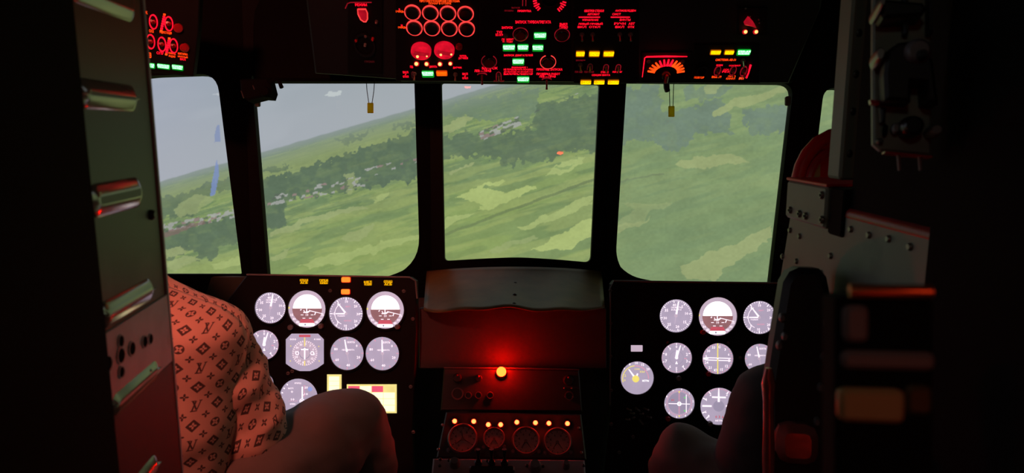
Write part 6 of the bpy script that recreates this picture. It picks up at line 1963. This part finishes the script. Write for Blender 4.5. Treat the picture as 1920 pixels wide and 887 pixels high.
# ---- seats
def seat(xb, y, zs, ztop, label):
    o = thing('pilot_seat', (xb, y, FLOOR), label, 'seat')
    MB().box(WORLD, xb - 0.21, xb + 0.21, y - 0.12, y + 0.30, zs - 0.08, zs, 0.02).build('seat_pan', 'seat_cloth', o)
    bk = Frame((xb, y - 0.205, zs - 0.05), RGT, (0, -0.06, 1))
    MB().box(bk, -0.20, 0.20, 0.0, ztop - zs, -0.03, 0.02, 0.018).build('backrest', 'seat_cloth', o)
    MB().box(WORLD, xb - 0.18, xb + 0.18, y - 0.10, y + 0.26, FLOOR, zs - 0.08, 0.01).build('pedestal', 'black_paint', o)
    for s in (-1, 1):
        MB().tube([(xb + s * 0.225, y - 0.15, zs + 0.16), (xb + s * 0.235, y + 0.0, zs + 0.17), (xb + s * 0.235, y + 0.12, zs + 0.165)], 0.014, 8).build('armrest', 'seat_cloth', o, smooth=True)
seat(-0.585, 0.97, 0.40, 0.74, 'grey-green seat under the person in the patterned shirt')
seat(0.67, 1.16, 0.34, 0.68, 'grey-green seat under the person in the dark jacket')

# ================================================================== SMALL HANGING THINGS
def hanging_tag(x, y0, y1, d, sx, label, top):
    """yellow card on a cord, hung in front of the pane"""
    fr = flat(d)
    o = thing('hanging_tag', W(x, y1, d), label, 'tag')
    a, b = fr.loc(x - 5.5, y1), fr.loc(x + 5.5, y0)
    MB().box(fr, a[0], b[0], a[1], b[1], -0.002, 0.002, 0.0006).build('card', 'yellow_card', o)
    for s in (-1, 1):
        MB().tube([W(x + s * sx, top, d), W(x + s * sx * 0.8, (top + y0) / 2, d), W(x + s * 3, y0 + 1, d)], 0.0009, 5).build('cord', 'cord', o)
hanging_tag(694.5, 193, 212, 1.52, 8, 'yellow card hanging on two cords in the left front window', 148)
hanging_tag(1259, 199, 219, 1.52, 4.5, 'yellow card hanging on two cords in the right front window', 150)

def fan():
    d = 1.45
    o = thing('cabin_fan', W(478, 150, d), 'black fan mount with a short arm at the upper left window corner', 'fan')
    fr = flat(d)
    MB().prism(fr, ccw([fr.loc(*p) for p in ((452, 150), (506, 148), (509, 160), (512, 172), (508, 184), (494, 183), (482, 186), (466, 190), (455, 182))]), -0.03, 0.01, 0.004).build('motor_body', 'black_matte', o, smooth=True)
    MB().lathe(fr, *fr.loc(502, 175), [(0.010, 0.0), (0.012, 0.016), (0.009, 0.022), (0.0005, 0.022)], 16).build('hub', 'black_matte', o, smooth=True)
    MB().tube([W(500, 158, d), W(511, 151, d - 0.01), W(520, 149, d - 0.01), W(524, 154, d - 0.012), W(528, 164, d - 0.015)], [0.005, 0.004, 0.0035, 0.004, 0.0048], 8).build('arm', 'black_matte', o, smooth=True)
    for x0, y0, x1, y1 in ((452, 170, 457, 184), (474, 160, 477, 168)):
        MB().tube([W(x0, y0, d - 0.016), W(x1, y1, d - 0.016)], 0.0012, 6).build('clip_wire', 'toggle_metal', o)
fan()

# floodlamps of the cabin and one added fill lamp, behind the crew: they light backs and partitions
def floodlamp(loc, aim, r, m, label):
    loc, aim = V(loc), V(aim)
    z = (aim - loc).normalized()
    x = z.orthogonal().normalized()
    fr = Frame(loc, x, z.cross(x))
    o = thing('floodlamp', loc, label, 'lamp')
    MB().lathe(fr, 0, 0, [(r * 0.5, -0.07), (r * 1.05, -0.05), (r * 1.15, 0.012), (r * 1.05, 0.012), (r * 1.0, 0.0)], 22, caps=False).build('housing', 'black_paint', o, smooth=True)
    MB().lathe(fr, 0, 0, [(r, -0.012), (r, 0.0)], 22).build('lens', m, o)
    up = V((loc.x, loc.y, 1.93))
    MB().tube([loc - z * 0.06, up], 0.006, 8).build('bracket', 'black_paint', o)
for spec in FLOODS:
    floodlamp(*spec)

# two red indicator lamps on the bulkhead behind the camera; the middle pane mirrors them
for (x, z), lab in (((0.312, 0.912), 'low red indicator lamp on the dark bulkhead behind the camera'), ((-0.28, 1.331), 'high red indicator lamp on the dark bulkhead behind the camera')):
    fr = Frame((x, -0.75, z), (-1, 0, 0), (0, 0, 1))
    o = thing('indicator_lamp', (x, -0.75, z), lab, 'lamp')
    MB().lathe(fr, 0, 0, [(0.022, 0), (0.022, 0.02), (0.017, 0.03)], 18).build('holder', 'black_paint', o, smooth=True)
    MB().ball(fr.p(0, 0, 0.034), 0.013, 14, 8, fr, (1.6, 0.8, 1)).build('lens', 'indicator_red', o, smooth=True)
